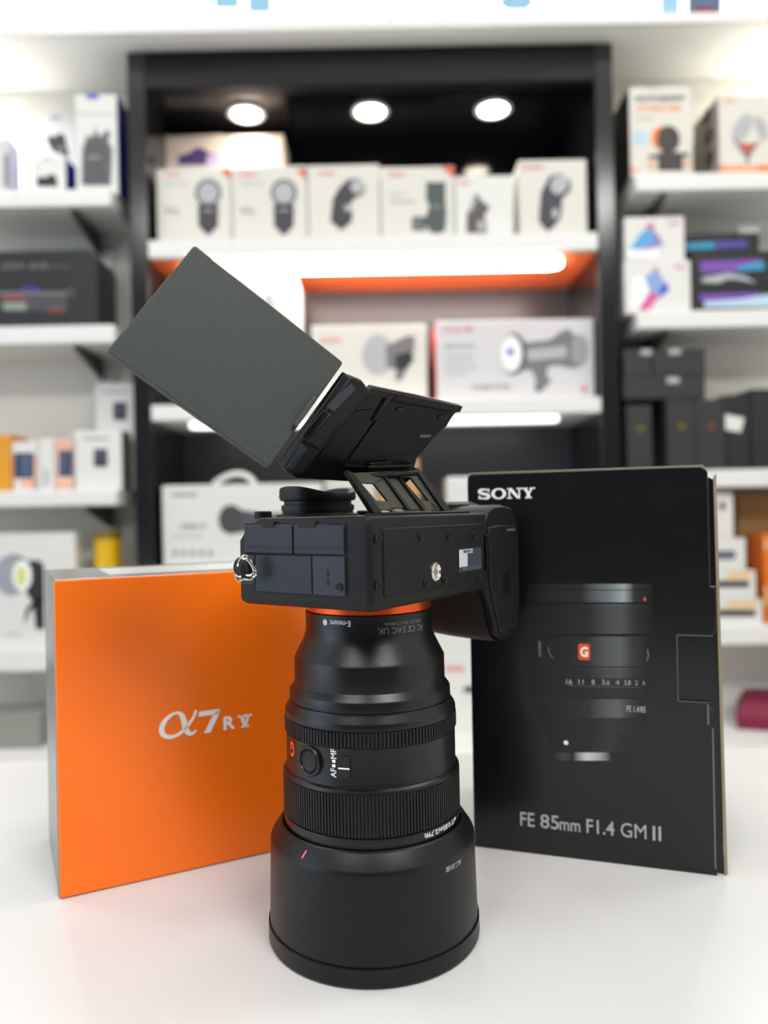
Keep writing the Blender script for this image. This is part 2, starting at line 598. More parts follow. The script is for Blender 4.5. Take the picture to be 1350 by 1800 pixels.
R3 = wall_shelf(xr, 1.6, zy(1300, 825), zy(1300, 856), 'white shelf on the right under the black boxes', [.593, 1.2], 0)
R4 = wall_shelf(xr, 1.6, zy(1300, 1101), zy(1300, 1134), 'lowest white shelf on the right, under the brown cardboard box', [.593, 1.2], 0)
for x, lb in ((-.618, 'slotted metal shelf upright on the wall just left of the black cabinet'), (.600, 'slotted metal shelf upright on the wall just right of the black cabinet')):
    t = thing('shelf_upright', lb, 'shelf upright', (x, YW, -0.2))
    b = bmesh.new(); box(b, x - .012, x + .012, YW - .010, YW - .0005, -.2, 1.02)
    obj('rail', b, shelf_white, t)
    b = bmesh.new()
    for i in range(48):
        box(b, x - .003, x + .003, YW - .0106, YW - .0098, -.19 + i * .025, -.178 + i * .025)
    obj('slot_row', b, mat('slot_shadow_metal', '#3c3a36', 0.6), t)
# downlights recessed in the soffit over the side shelves
for x in (P(-45, 90, 1.66).x, P(1395, 90, 1.66).x):
    t = thing('recessed_downlight', 'small round downlight recessed in the %s end of the white soffit' % ('left' if x < 0 else 'right'), 'downlight', (x, 1.66, ZS - .004))
    b = bmesh.new(); lathe(b, [(.026, ZS - .001), (.036, ZS - .001), (.036, ZS - .004), (.027, ZS - .004), (.026, ZS - .001)], (x, 1.66), 32)
    obj('trim_ring', b, steel, t, smooth=True)
    b = bmesh.new(); lathe(b, [(0, ZS - .003), (.026, ZS - .003), (.026, ZS - .001), (0, ZS - .001)], (x, 1.66), 32)
    obj('lamp_lens', b, emit('downlight_glow', '#fff3df', 30), t)
    lamp('SPOT', 'soffit_downlight_lamp', (x, 1.66, ZS - .01), 14, (1.0, 0.98, 0.92), 0.025, spot=math.radians(140), blend=0.8)

# ------------------------------------------------------------------ product cartons on the shelves
def carton(name, label, cat, x0, y0, x1, zbase, D, depth, m, side=None, group=None, bev=.0015):
    """carton whose front shows from pixel column x0 to x1 with its top at pixel row y0, standing on zbase"""
    yc = y0 + 40
    a, c = P(x0, yc, D).x, P(x1, yc, D).x
    zt = P((x0 + x1) / 2, y0, D).z
    t = thing(name, label, cat, ((a + c) / 2, D, zbase), group)
    b = bmesh.new()
    fs = box(b, a, c, D, D + depth, zbase, zt)
    if side:
        fs[4].material_index = 1
        fs[5].material_index = 1
    obj('carton_body', b, [m, side] if side else m, t, bevel=bev)
    t['_D'] = D
    return t

def pic(t, name, m, polys, lift=1):
    D = t['_D'] - 0.0004 * lift
    M = frame((0, D, 0), (1, 0, 0), (0, 0, 1))
    if name in ('flash_head_picture', 'red_label_picture', 'pink_facet_picture', 'pink_tip_picture', 'splash_picture', 'peach_band', 'pale_print', 'orange_band') and len(polys) > 1:
        for pl in polys[1:]:
            pic(t, name, m, [pl], lift)
        polys = polys[:1]
    b = bmesh.new()
    for pl in polys:
        prism(b, [st(x, y, M) for x, y in pl][::-1], -0.0002, 0.0003, M)
    return obj(name, b, m, t)

def btext(t, s, m, x0, y0, x1, y1, bold=0.02, lift=1):
    D = t['_D'] - 0.0004 * lift
    M = frame((0, D, 0), (1, 0, 0), (0, 0, 1))
    a, bb = st(x0, y1, M)
    c, d = st(x1, y0, M)
    return text(t, s, m, M, a, bb, c, d, bold)

G1 = 'flash cartons on the top shelf of the black cabinet'
D1 = 1.63
for (xa, lab) in ((275, 'white flash carton at the left end of the row, picture of a round head flash'), (408, 'white round head flash carton second from left with an orange corner')):
    t = carton('flash_carton', lab, 'carton', xa, 296 - (xa - 275) * .03, xa + 131, S1, D1, .10, box_cream, group=G1)
    btext(t, 'Godox', ink_red, xa + 14, 303, xa + 42, 311)
    btext(t, 'V1s', ink_grey, xa + 14, 364, xa + 38, 377)
    pic(t, 'caption_line', ink_light, [rrect(xa + 14, 321, xa + 56, 324, 1)])
    cx = xa + 91
    pic(t, 'flash_picture', mat('flash_picture_ink', '#3a3540', .5), [ell(cx, 339, 23, 24), [(cx - 18, 360), (cx + 18, 360), (cx + 17, 398), (cx + 9, 405), (cx + 5, 412), (cx - 5, 412), (cx - 9, 405), (cx - 17, 398)]])
    pic(t, 'flash_head_picture', ink_light, [ell(cx, 339, 18, 19)], 2)
    pic(t, 'flash_logo', ink_light, [rrect(cx - 9, 368, cx + 9, 371, 1)], 2)
    if xa == 408 or xa == 275:
        pic(t, 'orange_corner', ink_red, [[(xa + 112, 297), (xa + 130, 297), (xa + 130, 316)]])
t = carton('flash_carton', 'white flash carton third from left, picture of a tilted flash head', 'carton', 541, 290, 667, S1, D1, .10, box_cream, group=G1)
btext(t, 'Godox', ink_red, 560, 300, 588, 308)
pic(t, 'flash_picture', mat('flash_picture_ink', '#3a3540', .5), [[(585, 350), (596, 330), (612, 315), (630, 313), (642, 325), (640, 340), (622, 350), (614, 362), (620, 372), (618, 390), (604, 402), (598, 405), (592, 398), (581, 390)]])
pic(t, 'flash_head_picture', ink_light, [ell(628, 328, 12, 12), ell(612, 366, 7, 6)], 2)
t = carton('flash_carton', 'white flash carton fourth from left, picture of an upright grey flash', 'carton', 669, 293, 799, S1, D1, .10, box_cream, group=G1)
btext(t, 'Godox', ink_red, 684, 302, 712, 310)
pic(t, 'caption_line', ink_light, [rrect(684, 340, 712, 343, 1), rrect(686, 352, 730, 357, 1)])
pic(t, 'flash_picture', mat('slate_picture_ink', '#44504e', .5), [[(749, 320), (783, 320), (783, 355), (785, 375), (783, 405), (770, 411), (756, 408), (749, 395), (749, 405), (724, 405), (724, 381), (749, 381), (754, 362), (749, 350)]])
pic(t, 'screen_picture', ink_grey, [rrect(756, 360, 776, 366, 1), rrect(728, 387, 742, 400, 2)], 2)
pic(t, 'orange_corner', ink_red, [[(775, 294), (798, 294), (798, 312)]])
t = carton('flash_carton', 'shorter bright white flash carton between two taller ones near the right end', 'carton', 801, 309, 903, S1, D1 - .01, .10, box_white, group=G1)
btext(t, 'Godox', ink_red, 806, 317, 826, 325)
pic(t, 'flash_picture', mat('taupe_picture_ink', '#574f49', .5), [[(820, 388), (822, 372), (833, 345), (838, 340), (846, 352), (861, 364), (855, 374), (851, 382), (855, 392), (855, 410), (820, 410)]])
pic(t, 'flash_head_picture', ink_light, [[(824, 368), (834, 346), (838, 352), (828, 374)], rrect(840, 388, 851, 406, 3)], 2)
t = carton('flash_carton', 'tallest white flash carton at the right end of the flash row', 'carton', 912, 281, 1031, S1, D1 - .02, .12, box_cream, group=G1)
btext(t, 'Godox', ink_red, 918, 289, 956, 298)
pic(t, 'flash_picture', mat('flash_picture_ink', '#3a3540', .5), [[(949, 360), (951, 338), (965, 310), (985, 304), (1003, 318), (1003, 335), (988, 350), (987, 372), (985, 385), (972, 400), (965, 407), (955, 400), (947, 388)]])
pic(t, 'flash_head_picture', ink_light, [ell(983, 324, 15, 18, rot=.5), ell(976, 375, 6, 9)], 2)
G2 = 'pink-lit cartons behind the flash row'
for xa, xb, lab in ((291, 393, 'carton with purple video light picture behind the first flash carton'), (395, 499, 'brighter carton with pale purple picture behind the second flash carton')):
    t = carton('light_carton', lab, 'carton', xa, 237, xb, S1, 1.745, .10, mat('pink_lit_carton', '#e0d0c8', .5), group=G2)  # pink light of the left downlight is put into the carton colour
    cx = xa + 22
    pic(t, 'light_picture', ink_purple if xa < 300 else mat('soft_purple_ink', '#8a7cc0', .5), [[(cx, 275), (cx + 22, 268), (cx + 32, 259), (cx + 45, 262), (cx + 54, 269), (cx + 70, 272), (cx + 70, 290), (cx, 290)]])
    pic(t, 'light_highlight', mat('lilac_ink', '#c0a8d8', .5), [rrect(cx + 50, 273, cx + 76, 290, 4)], 2)
# second compartment
t = carton('rounded_carton', 'tall white rounded carton behind the flipped out screen', 'carton', 395, 478, 524, S2, 1.64, .12, box_white, bev=.018)
pic(t, 'grey_patch', ink_light, [rrect(466, 516, 479, 540, 1)])
t = carton('studio_light_carton', 'cream studio light carton with a round reflector picture on the middle shelf', 'carton', 548, 571, 750, S2, 1.64, .16, box_cream)
btext(t, 'Godox', ink_red, 563, 593, 600, 602)
pic(t, 'reflector_picture', ink_light, [ell(664, 624, 28, 36)])
pic(t, 'light_picture', ink_grey, [[(678, 608), (716, 590), (730, 592), (728, 616), (720, 640), (706, 668), (694, 668), (696, 650), (680, 646)]], 2)
pic(t, 'light_body_picture', ink_black, [[(694, 625), (720, 618), (728, 632), (712, 650), (696, 648)]], 3)
t = carton('studio_light_carton', 'wide light grey studio strobe carton at the right of the middle shelf', 'carton', 766, 562, 1044, S2, 1.63, .17, mat('light_grey_carton', '#d5d4d6', .45), ink_red)
btext(t, 'Godox MS', ink_red, 780, 575, 832, 583)
btext(t, 'MS300  Monolight', ink_grey, 783, 605, 835, 613, .02)
pic(t, 'caption_line', ink_light, [rrect(783, 624, 833, 627, 1), rrect(783, 634, 830, 637, 1), rrect(783, 645, 838, 648, 1), rrect(783, 655, 820, 658, 1)])
btext(t, 'STUDIO FLASH', ink_grey, 830, 676, 896, 685, .03)
pic(t, 'strobe_picture', ink_grey, [[(915, 603), (965, 598), (986, 583), (998, 578), (1010, 588), (1032, 600), (1034, 625), (1022, 645), (1005, 648), (980, 642), (962, 645), (962, 664), (970, 668), (960, 680), (950, 690), (938, 686), (942, 668), (934, 650), (918, 652)]])
pic(t, 'strobe_barrel_picture', ink_light, [[(925, 615), (995, 608), (996, 628), (928, 634)]], 2)
pic(t, 'reflector_picture', mat('silver_ink', '#9a9ca0', .4), [ell(1019, 616, 15, 28)], 2)
pic(t, 'control_panel_picture', mat('charcoal_ink', '#505156', .5), [ell(903, 622, 22, 37)], 3)
pic(t, 'panel_face_picture', ink_white, [ell(899, 622, 18, 32)], 4)
pic(t, 'display_picture', ink_blue, [rrect(891, 613, 903, 624, 2)], 5)
pic(t, 'mark', ink_red, [rrect(1022, 680, 1032, 687, 2)])
# third compartment
t = carton('video_light_carton', 'white video light carton with an arched carry handle, behind the orange box', 'carton', 285, 851, 566, S3, 1.62, .14, box_white, mat('grey_carton', '#8d8c86', .5))
pts = [P(376 + 0, 852, 1.68), P(388, 843, 1.68), P(402, 836, 1.68), P(418, 833, 1.68), P(432, 836, 1.68), P(443, 844, 1.68), P(448, 853, 1.68)]
b = bmesh.new(); tube(b, catmull([tuple(p) for p in pts], 4), .0065, 10)
obj('carry_handle', b, box_white, t, smooth=True)
btext(t, 'amaran', ink_grey, 302, 866, 346, 873, .03)
btext(t, '100d S', ink_grey, 318, 920, 361, 930, .03)
pic(t, 'caption_line', ink_light, [rrect(303, 941, 356, 944, 1)])
pic(t, 'icon_row', ink_grey, [rrect(304 + 15.5 * i, 968, 311 + 15.5 * i, 977, 2) for i in range(5)])
pic(t, 'lamp_body_picture', mat('charcoal_ink', '#505156', .5), [[(408, 893), (460, 902), (520, 902), (520, 930), (460, 932), (408, 938)]])
pic(t, 'lamp_head_picture', mat('graphite_ink', '#47474b', .5), [ell(406, 913, 22, 26)], 2)
t = carton('small_carton', 'cream carton seen behind the screen hinge arms', 'carton', 572, 842, 662, S3, 1.66, .1, box_cream)
t = carton('cardboard_box', 'tan cardboard box seen through the hinge arm windows', 'box', 664, 806, 737, S3, 1.64, .12, box_tan)
t = carton('small_carton', 'white carton just left of the black lens box top', 'carton', 786, 838, 850, S3, 1.64, .1, box_white, bev=.006)
# on the base cabinet
t = carton('flash_carton', 'white carton with red lettering standing low between lens and black box', 'carton', 640, 1113, 880, ZB, 1.62, .12, box_white)
btext(t, 'Godox', ink_red, 783, 1169, 816, 1180, .03)
pic(t, 'product_picture', ink_black, [ell(826, 1212, 12, 6)])
t = carton('reflection_block', 'added grey block standing in for a blurred reflection low at the left behind the orange box', 'carton', -60, 1258, 70, ZB, 1.56, .1, mat('grey_carton', '#8d8c86', .5))  # no real carton: grey block added in place of the reflection

# left shelves
DL = 1.61
t = carton('speaker_carton', 'grey white rounded item cut by the left edge on the top left shelf', 'carton', -60, 235, 17, L1, DL, .06, mat('light_grey_carton', '#d5d4d6', .45), bev=.012)
pic(t, 'dark_stripe', ink_grey, [rrect(8, 270, 15, 328, 3)])
t = carton('microphone_carton', 'smallest blue and white carton at the front of the top left shelf', 'carton', 55, 275, 116, L1, DL, .055, box_white, box_blue)
btext(t, 'BOYA', ink_blue, 75, 275, 92, 280, .03)
pic(t, 'fur_picture', ink_black, [catmull([(66, 328), (65, 314), (72, 311), (82, 311), (90, 306), (98, 310), (102, 328)], 4)])
t = carton('microphone_carton', 'medium blue and white carton with a dark furry microphone picture, behind the smallest', 'carton', 71, 204, 133, L1, DL + .065, .065, box_white, box_blue)
btext(t, 'BOYA', ink_blue, 90, 203, 107, 210, .03)
pic(t, 'fur_picture', ink_black, [catmull([(83, 244), (85, 238), (97, 239), (106, 234), (114, 240), (117, 255), (121, 275), (104, 270), (95, 268), (86, 256), (83, 244)], 4)[:-1]])
pic(t, 'highlight', ink_grey, [ell(107, 262, 7, 4)], 2)
t = carton('microphone_carton', 'tall white carton with blue side and bodypack transmitter picture beside the cabinet', 'carton', 132, 166, 206, L1, DL, .135, box_white, box_blue)
pic(t, 'brand_patch', ink_blue, [rrect(152, 165, 173, 174, 1)])
pic(t, 'header_line', ink_light, [rrect(133, 199, 204, 201, .5)])
pic(t, 'transmitter_picture', mat('dark_grey_ink', '#5a5b60', .5), [[(143, 326), (145, 258), (152, 245), (150, 236), (156, 240), (164, 240), (168, 224), (174, 240), (180, 238), (188, 228), (195, 234), (190, 246), (198, 262), (195, 326)]])
pic(t, 'transmitter_panel_picture', mat('charcoal_ink', '#505156', .5), [rrect(154, 246, 183, 326, 4)], 2)
btext(t, 'BOYA', ink_light, 157, 273, 176, 280, .03, 3)
# black case
a, c = P(-60, 500, DL).x, P(172, 500, DL).x
zt = P(60, 441, DL).z
t = thing('equipment_case', 'black rounded corner equipment carton with faint lettering on the left shelf', 'case', ((a + c) / 2, DL, L2))
b = bmesh.new()
w = .026
pts = [(a, L2), (c, L2)] + [(c - w + w * math.cos(k * R90 / 6), zt - w + w * math.sin(k * R90 / 6)) for k in range(7)] + [(a, zt)]
prism(b, pts, 0, .11, frame((0, DL + .11, 0), (1, 0, 0), (0, 0, 1)))
obj('carton_body', b, box_black, t, bevel=.001)
t['_D'] = DL
btext(t, 'GODOX', ink_grey, 3, 463, 44, 473, .03)
btext(t, 'M150', ink_grey, 52, 463, 83, 473, .03)
pic(t, 'caption_line', mat('faint_ink', '#46464a', .5), [rrect(86, 466, 126, 471, 1)])
pic(t, 'device_picture', mat('faint_ink', '#46464a', .5), [rrect(0, 516, 118, 546, 2)])
pic(t, 'device_rim_picture', ink_grey, [rrect(-10, 513, 128, 518, 2), ell(124, 515, 6, 6)], 2)
pic(t, 'violet_glow_picture', mat('deep_blue_ink', '#34348a', .5), [[(32, 512), (45, 504), (62, 504), (76, 512)]], 3)
pic(t, 'red_label_picture', mat('dull_red_ink', '#8a3a38', .5), [rrect(6, 519, 45, 528, 1), rrect(85, 542, 112, 549, 1)], 3)
pic(t, 'screen_picture', mat('pale_green_ink', '#8a9a8c', .5), [rrect(6, 532, 46, 545, 1)], 3)
# small accessories
t = carton('roll_carton', 'amber orange carton cut by the left edge of the photo', 'carton', -30, 764, 20, L3, DL, .08, amber, box_orange)
t = carton('phone_lens_carton', 'small white carton with dark blue and orange picture beside the amber carton', 'carton', 22, 776, 66, L3, DL, .06, box_white)
pic(t, 'dark_picture', ink_navy, [rrect(25, 796, 60, 841, 2)])
pic(t, 'orange_band', ink_peach, [rrect(38, 843, 63, 858, 1), rrect(20 + 3, 800, 27, 858, 1), rrect(60, 800, 64, 858, 1)])
pic(t, 'blue_picture', mat('steel_blue_ink', '#4c5876', .5), [rrect(36, 800, 56, 836, 2)], 2)
t = carton('phone_lens_carton', 'narrow plain white carton between the two cartons with blue pictures', 'carton', 68, 772, 95, L3, DL, .06, box_white)
pic(t, 'side_text', ink_light, [rrect(77, 825, 85, 855, 1)])
t = carton('phone_lens_carton', 'small carton with peach bands and blue picture right of the narrow white carton', 'carton', 97, 772, 128, L3, DL, .06, mat('peach_carton', '#eed0c0', .5))
pic(t, 'peach_band', ink_peach, [rrect(98, 774, 124, 790, 1), rrect(98, 844, 126, 858, 1)])
pic(t, 'dark_picture', ink_navy, [rrect(103, 792, 127, 838, 2)])
pic(t, 'blue_picture', mat('steel_blue_ink', '#4c5876', .5), [rrect(106, 796, 118, 832, 2)], 2)
for (xa, ya, xb, D, lab) in ((131, 757, 214, DL, 'white carton with a small dark device at the front of the accessory shelf'), (168, 675, 236, DL + .07, 'taller white carton with a small dark device standing behind beside the cabinet')):
    t = carton('wireless_microphone_carton', lab, 'carton', xa, ya, xb, L3, D, .06, box_white, mat('grey_carton', '#8d8c86', .5))
    cx = xa + (46 if xa < 150 else 43)
    btext(t, 'Hollyland', ink_grey, cx - 30, ya + 10, cx + 14, ya + 18, .02)
    pic(t, 'device_picture', mat('slate_violet_ink', '#3d3c4e', .5), [rrect(cx - 12, ya + 32, cx + 12, ya + 64, 4)])
    pic(t, 'device_spot', mat('steel_blue_ink', '#4c5876', .5), [ell(cx, ya + 43, 4, 5)], 2)
# bottom left shelf
c = P(190, 980, 1.655)
r = .0275
zt = P(190, 934, 1.655).z
t = thing('yellow_canister', 'yellow cylindrical canister on the lowest left shelf beside the cabinet', 'canister', (c.x, c.y, L4))
b = bmesh.new(); lathe(b, [(0, L4), (r, L4), (r, zt - .004), (0, zt - .004)], (c.x, c.y), 40); obj('tube_body', b, yellow, t, smooth=True)
b = bmesh.new(); lathe(b, [(r + .001, zt - .016), (r + .001, zt - .001), (r - .001, zt), (0, zt), ], (c.x, c.y), 40); obj('cap', b, mat('dark_yellow_cap', '#8c7410', .5), t, smooth=True)
t = carton('video_light_carton', 'large white carton with a video light picture on the lowest left shelf', 'carton', -80, 937, 132, L4, DL, .03, box_white)
pic(t, 'lamp_barrel_picture', mat('silver_blue_ink', '#9aa2aa', .4), [ell(20, 1011, 30, 36)])
pic(t, 'lamp_rim_picture', mat('slate_ink', '#5e6670', .4), [ell(24, 1008, 30, 34)], 0.5)
pic(t, 'lamp_body_picture', ink_black, [[(50, 985), (70, 985), (77, 995), (78, 1060), (58, 1060), (46, 1040)], [(58, 1055), (78, 1055), (78, 1106), (63, 1106)], [(60, 1056), (46, 1070), (42, 1094), (45, 1094), (52, 1074), (64, 1066)]], 2)
pic(t, 'lamp_glass_picture', ink_white, [ell(39, 1012, 17, 27)], 3)
pic(t, 'lamp_emitter_picture', ink_yellow, [ell(37, 1013, 9, 18)], 4)
pic(t, 'caption_line', ink_light, [rrect(10, 1114, 38, 1117, 1)])

# right shelves
DR = 1.60
t = carton('fan_carton', 'white fan carton with black and orange heading on the top right shelf', 'carton', 1106, 152, 1216, R1, DR, .14, box_cream, mat('dark_side_print', '#3a2c26', .5))
btext(t, 'PHOTOGRAPHY', ink_black, 1118, 167, 1205, 179, .03)
btext(t, 'STYLING FAN', ink_orange, 1120, 184, 1196, 196, .03)
pic(t, 'caption_line', ink_light, [rrect(1140, 155, 1160, 157, 1), rrect(1120, 207, 1150, 210, 1)])
pic(t, 'blue_patch', mat('pale_blue_ink', '#b8d4e6', .5), [rrect(1113, 232, 1138, 254, 2)])
pic(t, 'orange_rim_picture', ink_orange, [ell(1165, 243, 20, 21)])
pic(t, 'fan_picture', mat('fan_dark_ink', '#35302f', .5), [ell(1175, 245, 20, 24), rrect(1157, 268, 1200, 300, 1)], 2)
pic(t, 'hand_picture', mat('skin_tone_ink', '#d8b8a4', .5), [ell(1146, 288, 9, 13)], 1.5)
pic(t, 'hand_picture', mat('skin_tone_ink', '#d8b8a4', .5), [ell(1208, 288, 7, 13)], 1.5)
pic(t, 'bracket_picture', ink_black, [rrect(1140, 272, 1158, 278, 2)], 2.5)
pic(t, 'bracket_picture', ink_black, [rrect(1200, 269, 1212, 275, 2)], 2.5)
pic(t, 'orange_corner', ink_orange, [[(1110, 296), (1128, 296), (1110, 303)]])
t = carton('glass_carton', 'cream carton with a cocktail glass picture and orange band cut by the right edge', 'carton', 1263, 166, 1420, R1, DR, .13, box_cream, mat('taupe_side_print', '#b9b2a6', .5))
btext(t, 'Godox', ink_orange, 1272, 172, 1292, 180, .02)
pic(t, 'orange_band', ink_orange, [rrect(1266, 290, 1415, 301, .5)])
btext(t, 'LED LIGHT', ink_white, 1276, 292, 1332, 298, .03, 2)
pic(t, 'splash_picture', ink_light, [ell(1305, 225, 14, 28, rot=.5), ell(1338, 225, 10, 22, rot=-.4)])
pic(t, 'drink_picture', mat('rust_ink', '#c05838', .5), [[(1296, 252), (1330, 252), (1314, 276)]], 2)
pic(t, 'glass_picture', ink_grey, [[(1288, 245), (1291, 245), (1316, 276), (1313, 279)], [(1338, 245), (1335, 245), (1312, 276), (1315, 279)], rrect(1312, 276, 1316, 290, 1)], 3)
# its left side pictures
M = frame((P(1263, 230, DR).x - .0006, DR, 0), (0, -1, 0), (0, 0, 1))
b = bmesh.new()
for (x, y, rx, ry) in ((1242, 205, 9, 14), (1246, 240, 8, 9), (1247, 280, 8, 10)):
    s, q = st(x, y, M)
    prism(b, ell(s, q, .02, .016), -.0001, .0004, M)
obj('side_picture', b, mat('brown_ink', '#6a4a38', .5), t)
G = 'white cartons with blue and pink shapes, stacked'
t2 = carton('filter_carton', 'lower white carton with a blue and pink shape of the stack of two', 'carton', 1098, 458, 1214, R2, DR, .10, box_white, group=G)
zmid = P(1156, 458, DR).z
t1 = carton('filter_carton', 'upper white carton with a blue triangular shape of the stack of two', 'carton', 1098, 381, 1203, zmid + .0005, DR + .005, .10, box_white, group=G)
btext(t1, 'Godox', ink_pink, 1173, 387, 1195, 395, .02)
pic(t1, 'triangle_picture', ink_sky, [[(1104, 443), (1126, 410), (1142, 398), (1158, 415), (1166, 432), (1130, 436)]])
pic(t1, 'violet_facet_picture', mat('soft_purple_ink', '#8a7cc0', .5), [[(1146, 402), (1158, 415), (1166, 432), (1150, 432)]], 2)
pic(t1, 'pink_tip_picture', ink_pink, [ell(1143, 398, 7, 6), [(1115, 440), (1150, 432), (1150, 436), (1115, 443)]], 3)
pic(t1, 'white_glare_shape', ink_white, [rrect(1102, 439, 1158, 455, 6)], 4)
btext(t2, 'Godox', ink_pink, 1186, 464, 1206, 472, .02)
pic(t2, 'diamond_picture', mat('pale_blue_violet_ink', '#8aa8d8', .5), [[(1134, 486), (1153, 474), (1164, 488), (1177, 508), (1160, 525), (1142, 512)]])
pic(t2, 'violet_facet_picture', ink_blue, [[(1170, 496), (1177, 508), (1163, 522), (1158, 510)]], 2)
pic(t2, 'pink_facet_picture', ink_pink, [[(1121, 545), (1142, 512), (1160, 520), (1140, 545)], ell(1153, 475, 5, 4)], 3)
pic(t2, 'white_shape_picture', ink_white, [[(1112, 490), (1130, 486), (1144, 512), (1120, 545), (1110, 545)]], 1)
G = 'black cartons with purple and cyan artwork'
z0 = R2
t = carton('light_tube_carton', 'lowest black carton with purple and cyan artwork on the right shelf', 'carton', 1216, 503, 1420, z0, DR + .01, .10, box_black, group=G)
pic(t, 'violet_artwork', ink_violet, [[(1230, 518), (1335, 514), (1335, 526), (1232, 530)]])
pic(t, 'cyan_artwork', mat('pale_blue_ink', '#b8d4e6', .5), [[(1236, 540), (1240, 530), (1300, 526), (1345, 518), (1400, 520), (1400, 540)]], 2)
z1 = P(1300, 503, DR + .01).z + .0005
t = carton('light_tube_carton', 'black carton with purple artwork and a white shape, middle of the stack of three', 'carton', 1216, 440, 1420, z1, DR + .01, .10, box_black, group=G)
pic(t, 'violet_artwork', ink_violet, [[(1230, 460), (1335, 455), (1338, 466), (1300, 478), (1232, 480)]])
pic(t, 'cyan_artwork', ink_cyan, [[(1295, 470), (1342, 458), (1344, 474), (1298, 477)]], 2)
pic(t, 'pale_shape_picture', ink_light, [[(1232, 496), (1236, 488), (1280, 480), (1310, 486), (1330, 498), (1300, 492), (1280, 490), (1262, 498)]], 3)
z2 = P(1300, 440, DR + .01).z + .0005
t = carton('light_tube_carton', 'topmost narrow black carton with cyan and purple artwork, set back', 'carton', 1190, 410, 1335, z2, DR + .03, .09, box_black, group=G)
pic(t, 'cyan_artwork', ink_cyan, [[(1206, 428), (1262, 425), (1262, 437), (1206, 439)]])
pic(t, 'violet_artwork', mat('indigo_ink', '#4e4aa4', .5), [[(1255, 425), (1312, 423), (1314, 434), (1255, 438)]], 2)
t3 = P(1317, 397, 1.68)
zz = P(1265, 410, DR + .03).z
tt = carton('small_white_case', 'small flat white item lying on top of the topmost purple carton', 'case', 1300, 398, 1335, zz + .0005, 1.66, .04, box_white)
# black boxes on the third right shelf
G = 'black boxes on the third right shelf'
zt_b = P(1200, 706, DR).z
rows = [(1102, 1146, 712, 'narrow black box with a small gold mark standing nearest the cabinet'),
        (1172, 1221, 702, 'black box with a small gold mark in the middle of the standing row'),
        (1222, 1274, 702, 'black box with an orange gold mark, right neighbour in the standing row')]
for k, (xa, xb, ya, lab) in enumerate(rows):
    t = carton('camera_bag_box', lab, 'box', xa, ya, xb, R3, DR, .12, box_char, group=G)
    cx, cy = (xa + xb) / 2, 753 if k == 0 else 749
    pic(t, 'gold_mark', ink_gold if k < 2 else mat('amber_ink', '#a8661c', .5), [ell(cx + 2, cy, 6, 3), ell(cx + 2, cy, 3, 6)])
t = carton('camera_bag_box', 'added dark slab standing in for the shadow between the first two standing boxes', 'box', 1130, 700, 1190, R3, DR + .122, .025, box_black)  # no real box: dark slab added for the shadow in the gap
t = carton('camera_bag_box', 'black box with a tilted white price label in the standing row', 'box', 1275, 694, 1318, R3, DR, .12, box_black)
pic(t, 'price_label', box_white, [[(1275, 728), (1308, 735), (1302, 760), (1275, 755)]])
t = carton('camera_bag_box', 'black box cut by the right edge of the photo, tallest of the standing row', 'box', 1320, 683, 1400, R3, DR, .12, box_black)
zs = P(1200, 700, DR).z + .0006
t = carton('small_black_box', 'wide black box with white label lying across the standing boxes', 'box', 1096, 661, 1240, zs, DR + .01, .1, box_char, group=G)
pic(t, 'white_label', ink_light, [rrect(1172, 663, 1194, 674, 3)])
zs2 = P(1168, 661, DR + .01).z + .0006
t = carton('small_black_box', 'upper left small black box with a white label', 'box', 1096, 613, 1146, zs2, DR + .01, .1, box_char, group=G)
pic(t, 'white_label', ink_light, [rrect(1126, 614, 1146, 624, 3)])
t = carton('small_black_box', 'upper right small black box with a white label', 'box', 1148, 613, 1240, zs2, DR + .01, .1, box_char, group=G)
pic(t, 'white_label', ink_light, [rrect(1175, 613, 1197, 623, 3)])
# bottom right shelf
G = 'white action camera cartons stacked behind the black lens box'
z = R4
for (xa, xb, ya, lab, st_) in ((1225, 1341, 1055, 'lowest white and orange carton of the stack behind the black box', 2), (1225, 1329, 1004, 'second white and orange carton from the bottom of the stack', 2), (1225, 1311, 947, 'white carton with a short dark bar, third from the bottom of the stack', 1), (1225, 1289, 868, 'topmost white carton of the stack behind the black box', 0)):
    t = carton('accessory_carton', lab, 'carton', xa, ya, xb, z, DR, .09, box_white, group=G)
    if st_ == 2:
        pic(t, 'orange_print', mat('pale_orange_ink', '#f0c890', .5), [[(1282, ya + 3), (xb - 8, ya + 2), (xb - 10, ya + 12), (1275, ya + 16)]])
        pic(t, 'dark_bar_picture', mat('plum_ink', '#3c2c38', .5), [rrect(1240, ya + 17, xb - 12, ya + 28, 5)], 2)
    elif st_ == 1:
        pic(t, 'dark_bar_picture', mat('slate_ink', '#5e6670', .4), [rrect(1240, ya + 21, 1293, ya + 36, 6)])
    else:
        pic(t, 'dark_spot_picture', ink_black, [ell(1270, 890, 5, 7)])
    z = P((xa + xb) / 2, ya, DR).z + .0005
t = carton('cardboard_box', 'brown cardboard box at the back of the lowest right shelf', 'box', 1296, 866, 1420, R4, DR + .095, .05, box_brown)
t = carton('orange_carton', 'orange carton cut by the right edge on the lowest right shelf', 'carton', 1343, 938, 1420, R4, DR + .01, .07, box_orange)
pic(t, 'pale_print', mat('pale_orange_ink', '#f0c890', .5), [rrect(1344, 948, 1349, 968, 1), rrect(1344, 1030, 1349, 1066, 1)])
